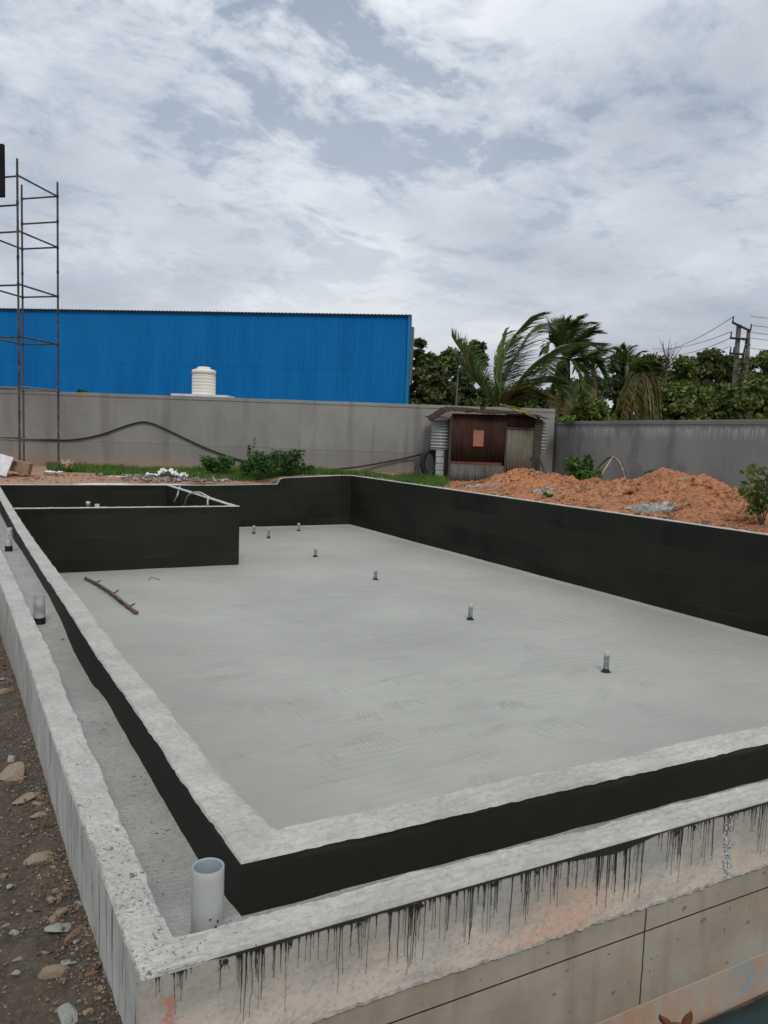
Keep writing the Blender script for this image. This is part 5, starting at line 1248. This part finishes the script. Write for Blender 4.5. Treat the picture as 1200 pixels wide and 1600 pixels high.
palm('coconut_palm', None, 37.0, [([(890,545),(893,515),(900,500)], 0, 0), ([(900,545),(915,525),(932,520)], -1, 0), ([(872,545),(862,535),(850,545)], 0, 0), ([(905,560),(925,555),(938,575)], 0, 0), ([(878,530),(876,512),(880,503)], 1, 0), ([(870,560),(858,570),(852,590)], -1, 0),
      ([(900,565),(915,580),(918,600)], 1, 0), ([(895,530),(910,508),(918,506)], 2, 0), ([(880,545),(868,522),(858,520)], 1, 0), ([(895,555),(920,540),(942,548)], 1, 0), ([(890,550),(905,530),(925,514)], -1, 0), ([(880,565),(872,580),(868,605)], 0, 0), ([(895,565),(908,590),(908,615)], -1, 0), ([(884,540),(884,518),(890,505)], -1, 0), ([(897,562),(928,565),(945,590)], 0, 0)],
     .95, 'taller coconut palm with brown trunk behind the swept fronds of the nearer palm', 62, WR*.6, mats, (886, 562), .15, n=90)
for q in ():
    pass
palm('coconut_palm', None, 46.0, [([(925,570),(928,555),(935,545)], 0, 0), ([(940,565),(952,560),(960,572)], 0, 0), ([(915,570),(908,565),(900,575)], 0, 0), ([(932,560),(940,548),(948,549)], 1, 0), ([(920,565),(915,553),(912,549)], 1, 0)],
     .9, 'small distant coconut palm just right of the two big coconut palms', 63, WR*.5, mats, (928, 580), .16)
# drooping dry palm: a dome of hanging fronds
fr = []
rnd = random.Random(77); dc = dep(1000, 585, 36.0)
for k in range(74):
    az = rnd.uniform(0, 2*PI); low = rnd.random() < .55; el = math.radians(rnd.uniform(5, 40) if low else rnd.uniform(45, 85)); Lf = rnd.uniform(1.45, 1.9) if low else rnd.uniform(1.1, 1.5)
    hd = UR*math.cos(az)+FW*math.sin(az); path = []
    for q in range(6):
        t = q/5; w = UR*(.55*t*t*(0 if low else 1)); path.append(dc+hd*(Lf*math.cos(el)*(t-.32*t*t)*(.95 if low else 1))+Vector((0, 0, Lf*(math.sin(el)*t-(1.55 if low else .62)*t*t)))+w)
    fr.append((path, None, 2 if (low and rnd.random() < .7) else 0))
palm('date_palm', None, 36.0, fr, .42, 'dome-shaped palm with brown hanging fronds above the right compound wall', 64, WR*.4, mats, (1000, 585), .20, n=44, hang=.5, wid=.024, fold=.75)
palm('coconut_palm', None, 50.0, [([(975,560),(964,548),(957,545)], 0, 0), ([(982,556),(984,546),(990,542)], 0, 0), ([(990,560),(998,552),(1006,550)], 0, 0), ([(976,552),(972,545),(966,549)], 0, 0)],
     .6, 'faint distant palm top showing just over the dome-shaped dry palm', 65, WR*.5, mats, (980, 572), .14)
# loose yellow frond fallen on the shack roof
m2 = MB(); v, f = [], []; q0 = dep(782, 632, 24.6)
frond(m2, v, f, None, [q0, dep(797, 637, 24.2), dep(815, 644, 23.9), dep(830, 651, 23.8)], .42, random.Random(5), WR*.7, n=40, hang=.35, wid=.03)
b0 = len(m2.v); m2.v += v; m2.f += [tuple(b0+i for i in q) for q in f]; m2.m += [1]*len(f)
tag(m2.build('palm_frond', [M_PALMY, M_PALMY]), 'yellow-green palm frond drooping over the roof of the tin shack', 'frond')
plant('creeper', 878, 662, 25.6, .60, .9, .16, 120, .09, M_GRASS, 'pale green creeper lying on the wall corner right of the shack', 'plant', 15, 5)
# bare twigs above the trees
m = MB(); b = dep(1042, 575, 49); rt = empty('bare_tree', (b.x, b.y, -1.5), 'thin leafless twigs standing above the trees left of the wires', 'tree')
rnd = random.Random(4); c = b-Vector((b.x, b.y, -1.5)); m.tube([(0, 0, 0), c], [.12, .05], 6)
for k in range(14):
    e = c+Vector((rnd.uniform(-1, 1), rnd.uniform(-.5, .5), rnd.uniform(.6, 1.8))); m.tube([c, c.lerp(e, .5)+Vector((rnd.uniform(-.1, .1), 0, .1)), e], [.03, .02, .01], 4)
m.build('branches', [M_BARK], rt)

# ------------------------------------------------------------------ power pole, wires, small pole
DP = 45.0
pb = dep(1148, 655, DP); pb.z = -1.5; pt = dep(1155, 507, DP); pb = Vector((pt.x, pt.y, -1.5))
pp_ = empty('power_pole', pb, 'double power pole with crossarms overgrown by creeper, above the right compound wall', 'power pole')
rl = lambda x, y, dd=0: dep(x, y, DP+dd)-pb
MB().tube([(0, 0, 0), rl(1155, 507)], [.17, .13], 8).build('post', [M_POLE], pp_)
b2 = rl(1162, 640); MB().tube([Vector((b2.x, b2.y, 0)), rl(1162, 600), rl(1168, 560), rl(1170, 517)], [.15, .14, .12, .10], 8).build('post', [M_POLE], pp_)
for a, b_ in (((1144.5, 503.5), (1173, 517)), ((1141, 528), (1170, 530)), ((1140, 552), (1164, 553.5))):
    MB().tube([rl(*a, -.15), rl(*b_, -.15)], .065, 6).build('crossarm', [M_DARK], pp_)
for x, y in ((1145, 504), (1173, 516), (1142, 528), (1141, 552), (1146, 552)):
    MB().tube([rl(x, y, -.15), rl(x+1.5, y-10, -.15)], [.05, .035], 6).build('insulator', [M_DARK], pp_)
MB().tube([rl(1170, 520), rl(1163, 548), rl(1158, 570)], .05, 6).build('brace', [M_DARK], pp_)
cl = []; rr2 = random.Random(3)
for k in range(26):
    t = k/25; q = rl(1163+5*math.sin(k*1.1), 560+90*t); cl.append((tuple(q), .28+.35*t*rr2.random()+.05, .3, .35))
for k in range(6): q = rl(1168, 525+k*8); cl.append((tuple(q), .16, .16, .25))
quadmesh('creeper', leaves(1100, cl, .09, np.random.default_rng(4)), M_TREE2, pp_)
def wire(a, b, sag, label, D1=DP, D2=60, r=.012):
    p, q = dep(*a, D1), dep(*b, D2); pts = []
    for i in range(25): t = i/24; w = p.lerp(q, t); w.z -= sag*4*t*(1-t); pts.append(w)
    tag(MB().tube(pts, r, 4).build('wire', [M_DARK]), label, 'wire', 'overhead wires')
wire((1147,494),(1030,550), .3, 'topmost overhead wire running left from the power pole', r=.018)
wire((1143,518),(1020,545), .3, 'overhead wire running left from the middle crossarm, upper of the pair', r=.018)
wire((1142,528),(1030,556), .3, 'overhead wire running left from the middle crossarm, lower of the pair', r=.018)
wire((1141,541),(1060,560), .2, 'lowest overhead wire running left from the power pole', r=.014)
for ya, yb, lab in ((494,493.5,'topmost wire running right from the power pole to the photo edge'), (508,507.5,'second wire from the top running right from the power pole'), (519,519.5,'third wire from the top running right from the power pole'), (528,528.5,'fourth wire from the top running right from the power pole'), (544,544.5,'lowest wire running right from the power pole')):
    wire((1173, ya), (1330, yb+4), .15, lab, DP, 44, .016)
sp = dep(711, 640, 30); sp.z = -1.5; t_ = dep(716.5, 575, 30)-sp
rt = empty('thin_pole', sp, 'thin leaning wooden pole with a small cross piece behind the wall near the shack', 'pole')
MB().tube([(0, 0, 0), t_], [.05, .03], 6).build('post', [M_POLE], rt); MB().tube([t_+UR*(-.15)+Vector((0, 0, -.1)), t_+UR*.15+Vector((0, 0, -.1))], .02, 5).build('cross_piece', [M_POLE], rt)
# low roofs and clutter far behind the back wall
for px, py, w, h_, D, mt, lab in ((655, 618, 3.2, .5, 50, M_DARK, 'dark low roof showing over the back wall beside the blue shed'), (700, 624, 2.6, .4, 52, M_CONC, 'pale low house wall showing over the back wall right of the dark roof'), (668, 625, 1.6, .6, 49, M_BOARD, 'reddish low wall under the dark roof behind the back wall')):
    c = dep(px, py, D); H1 = c.z+1.5; rt = empty('far_house', (c.x, c.y, -1.5), lab, 'house')
    MB().box((0, 0, (H1-h_*.3)/2), (w*.9, 2.6, H1-h_*.3), ar).build('wall', [M_CONC if mt is M_DARK else mt], rt); MB().box((0, 0, H1), (w, 3, .12), ar).box((0, 0, H1+.10), (w*.5, 3, .1), ar).build('roof', [M_DARK if mt is M_DARK else M_GREYM], rt)

# ------------------------------------------------------------------ the dog below the frame's edge
dog = empty('dog', (1.60, 1.38, -2.092), 'small rust-brown dog with pricked dark-edged ears standing at the foot of the stained wall', 'dog')
J = {'hip': (-.20,-.10,.29), 'mid': (-.04,-.03,.29), 'chest': (.11,.05,.30), 'neck': (.18,.085,.345), 'head': (.232,.105,.380), 'brow': (.245,.085,.352), 'muz': (.262,.035,.325), 'nose': (.268,.0,.318),
     'tail1': (-.26,-.13,.31), 'tail2': (-.32,-.15,.38), 'tail3': (-.31,-.15,.45)}
leg = {}
for s, nm in ((1, 'l'), (-1, 'r')):
    ox, oy = -.045*s*.4, .045*s
    J['sh'+nm] = (.10+ox, .05+oy, .25); J['el'+nm] = (.085+ox, .045+oy, .16); J['wr'+nm] = (.11+ox, .055+oy, .075); J['fp'+nm] = (.115+ox, .057+oy, .012); J['ft'+nm] = (.14+ox, .066+oy, .008)
    J['th'+nm] = (-.17+ox, -.085+oy, .24); J['kn'+nm] = (-.135+ox, -.07+oy, .165); J['hk'+nm] = (-.215+ox, -.10+oy, .09); J['hp'+nm] = (-.20+ox, -.095+oy, .012); J['hf'+nm] = (-.17+ox, -.08+oy, .008)
E_ = [('hip','mid'),('mid','chest'),('chest','neck'),('neck','head'),('head','brow'),('brow','muz'),('muz','nose'),('hip','tail1'),('tail1','tail2'),('tail2','tail3')]
for nm in 'lr': E_ += [('chest','sh'+nm),('sh'+nm,'el'+nm),('el'+nm,'wr'+nm),('wr'+nm,'fp'+nm),('fp'+nm,'ft'+nm),('hip','th'+nm),('th'+nm,'kn'+nm),('kn'+nm,'hk'+nm),('hk'+nm,'hp'+nm),('hp'+nm,'hf'+nm)]
RAD = {'hip': .060, 'mid': .062, 'chest': .076, 'neck': .048, 'head': .050, 'brow': .040, 'muz': .024, 'nose': .016, 'tail1': .018, 'tail2': .013, 'tail3': .008}
names = list(J); me = bpy.data.meshes.new('body'); me.from_pydata([J[k] for k in names], [(names.index(a), names.index(b)) for a, b in E_], [])
bo = bpy.data.objects.new('body', me); COL.objects.link(bo); bo.parent = dog; me.materials.append(M_FUR)
bo.modifiers.new('skin', 'SKIN'); sv = me.skin_vertices[0].data
for i, k in enumerate(names):
    r = RAD.get(k)
    if r is None: r = {'sh': .034, 'el': .022, 'wr': .015, 'fp': .014, 'ft': .014, 'th': .044, 'kn': .028, 'hk': .015, 'hp': .014, 'hf': .014}[k[:2]]
    sv[i].radius = (r, r)
sv[names.index('hip')].use_root = True
ss = bo.modifiers.new('sub', 'SUBSURF'); ss.levels = 2; ss.render_levels = 2
for p in me.polygons: p.use_smooth = True
bo.modifiers['skin'].use_smooth_shade = True
def ear(base, tip, out, label=None):
    base, tip, out = Vector(base), Vector(tip), Vector(out).normalized(); v, f = [], []; n = 8; ax = (tip-base); fw = ax.cross(out).normalized()
    for i in range(n+1):
        t = i/n; w = .016*math.sin(PI*(.32+.68*t))**.9+.0008
        for k in range(5):
            s = (k-2)/2; q = base+ax*t+out*s*w+fw*(.012*(s*s))*(1-t*.6); v.append(q)
    for i in range(n):
        for k in range(4): a = i*5+k; f.append((a, a+1, a+6, a+5))
    o = mesh('ear', v, f, [M_FUR, M_EARIN], dog, smooth=True); so_ = o.modifiers.new('t', 'SOLIDIFY'); so_.thickness = .006; so_.material_offset = 1
    sb = o.modifiers.new('s', 'SUBSURF'); sb.levels = 1; sb.render_levels = 2; return o
hx_, hy_, hz2 = J['head']; 
ear((hx_-.024, hy_+.008, hz2+.016), (hx_-.058, hy_+.016, hz2+.060), (.8, -.5, .2)); ear((hx_+.024, hy_-.014, hz2+.014), (hx_+.034, hy_-.020, hz2+.068), (.8, -.5, -.1))
for s in (-1, 1):
    MB().lathe([(.001, -.007), (.006, -.004), (.0075, 0), (.006, .004), (.001, .007)], 10).build('eye', [M_EYE], dog, True, loc=(.262+s*.020, .062-s*.006+.0, .366))
MB().lathe([(.001, -.008), (.010, -.004), (.011, .002), (.001, .008)], 10).build('nose', [M_EYE], dog, True, loc=(.270, -.014, .322))
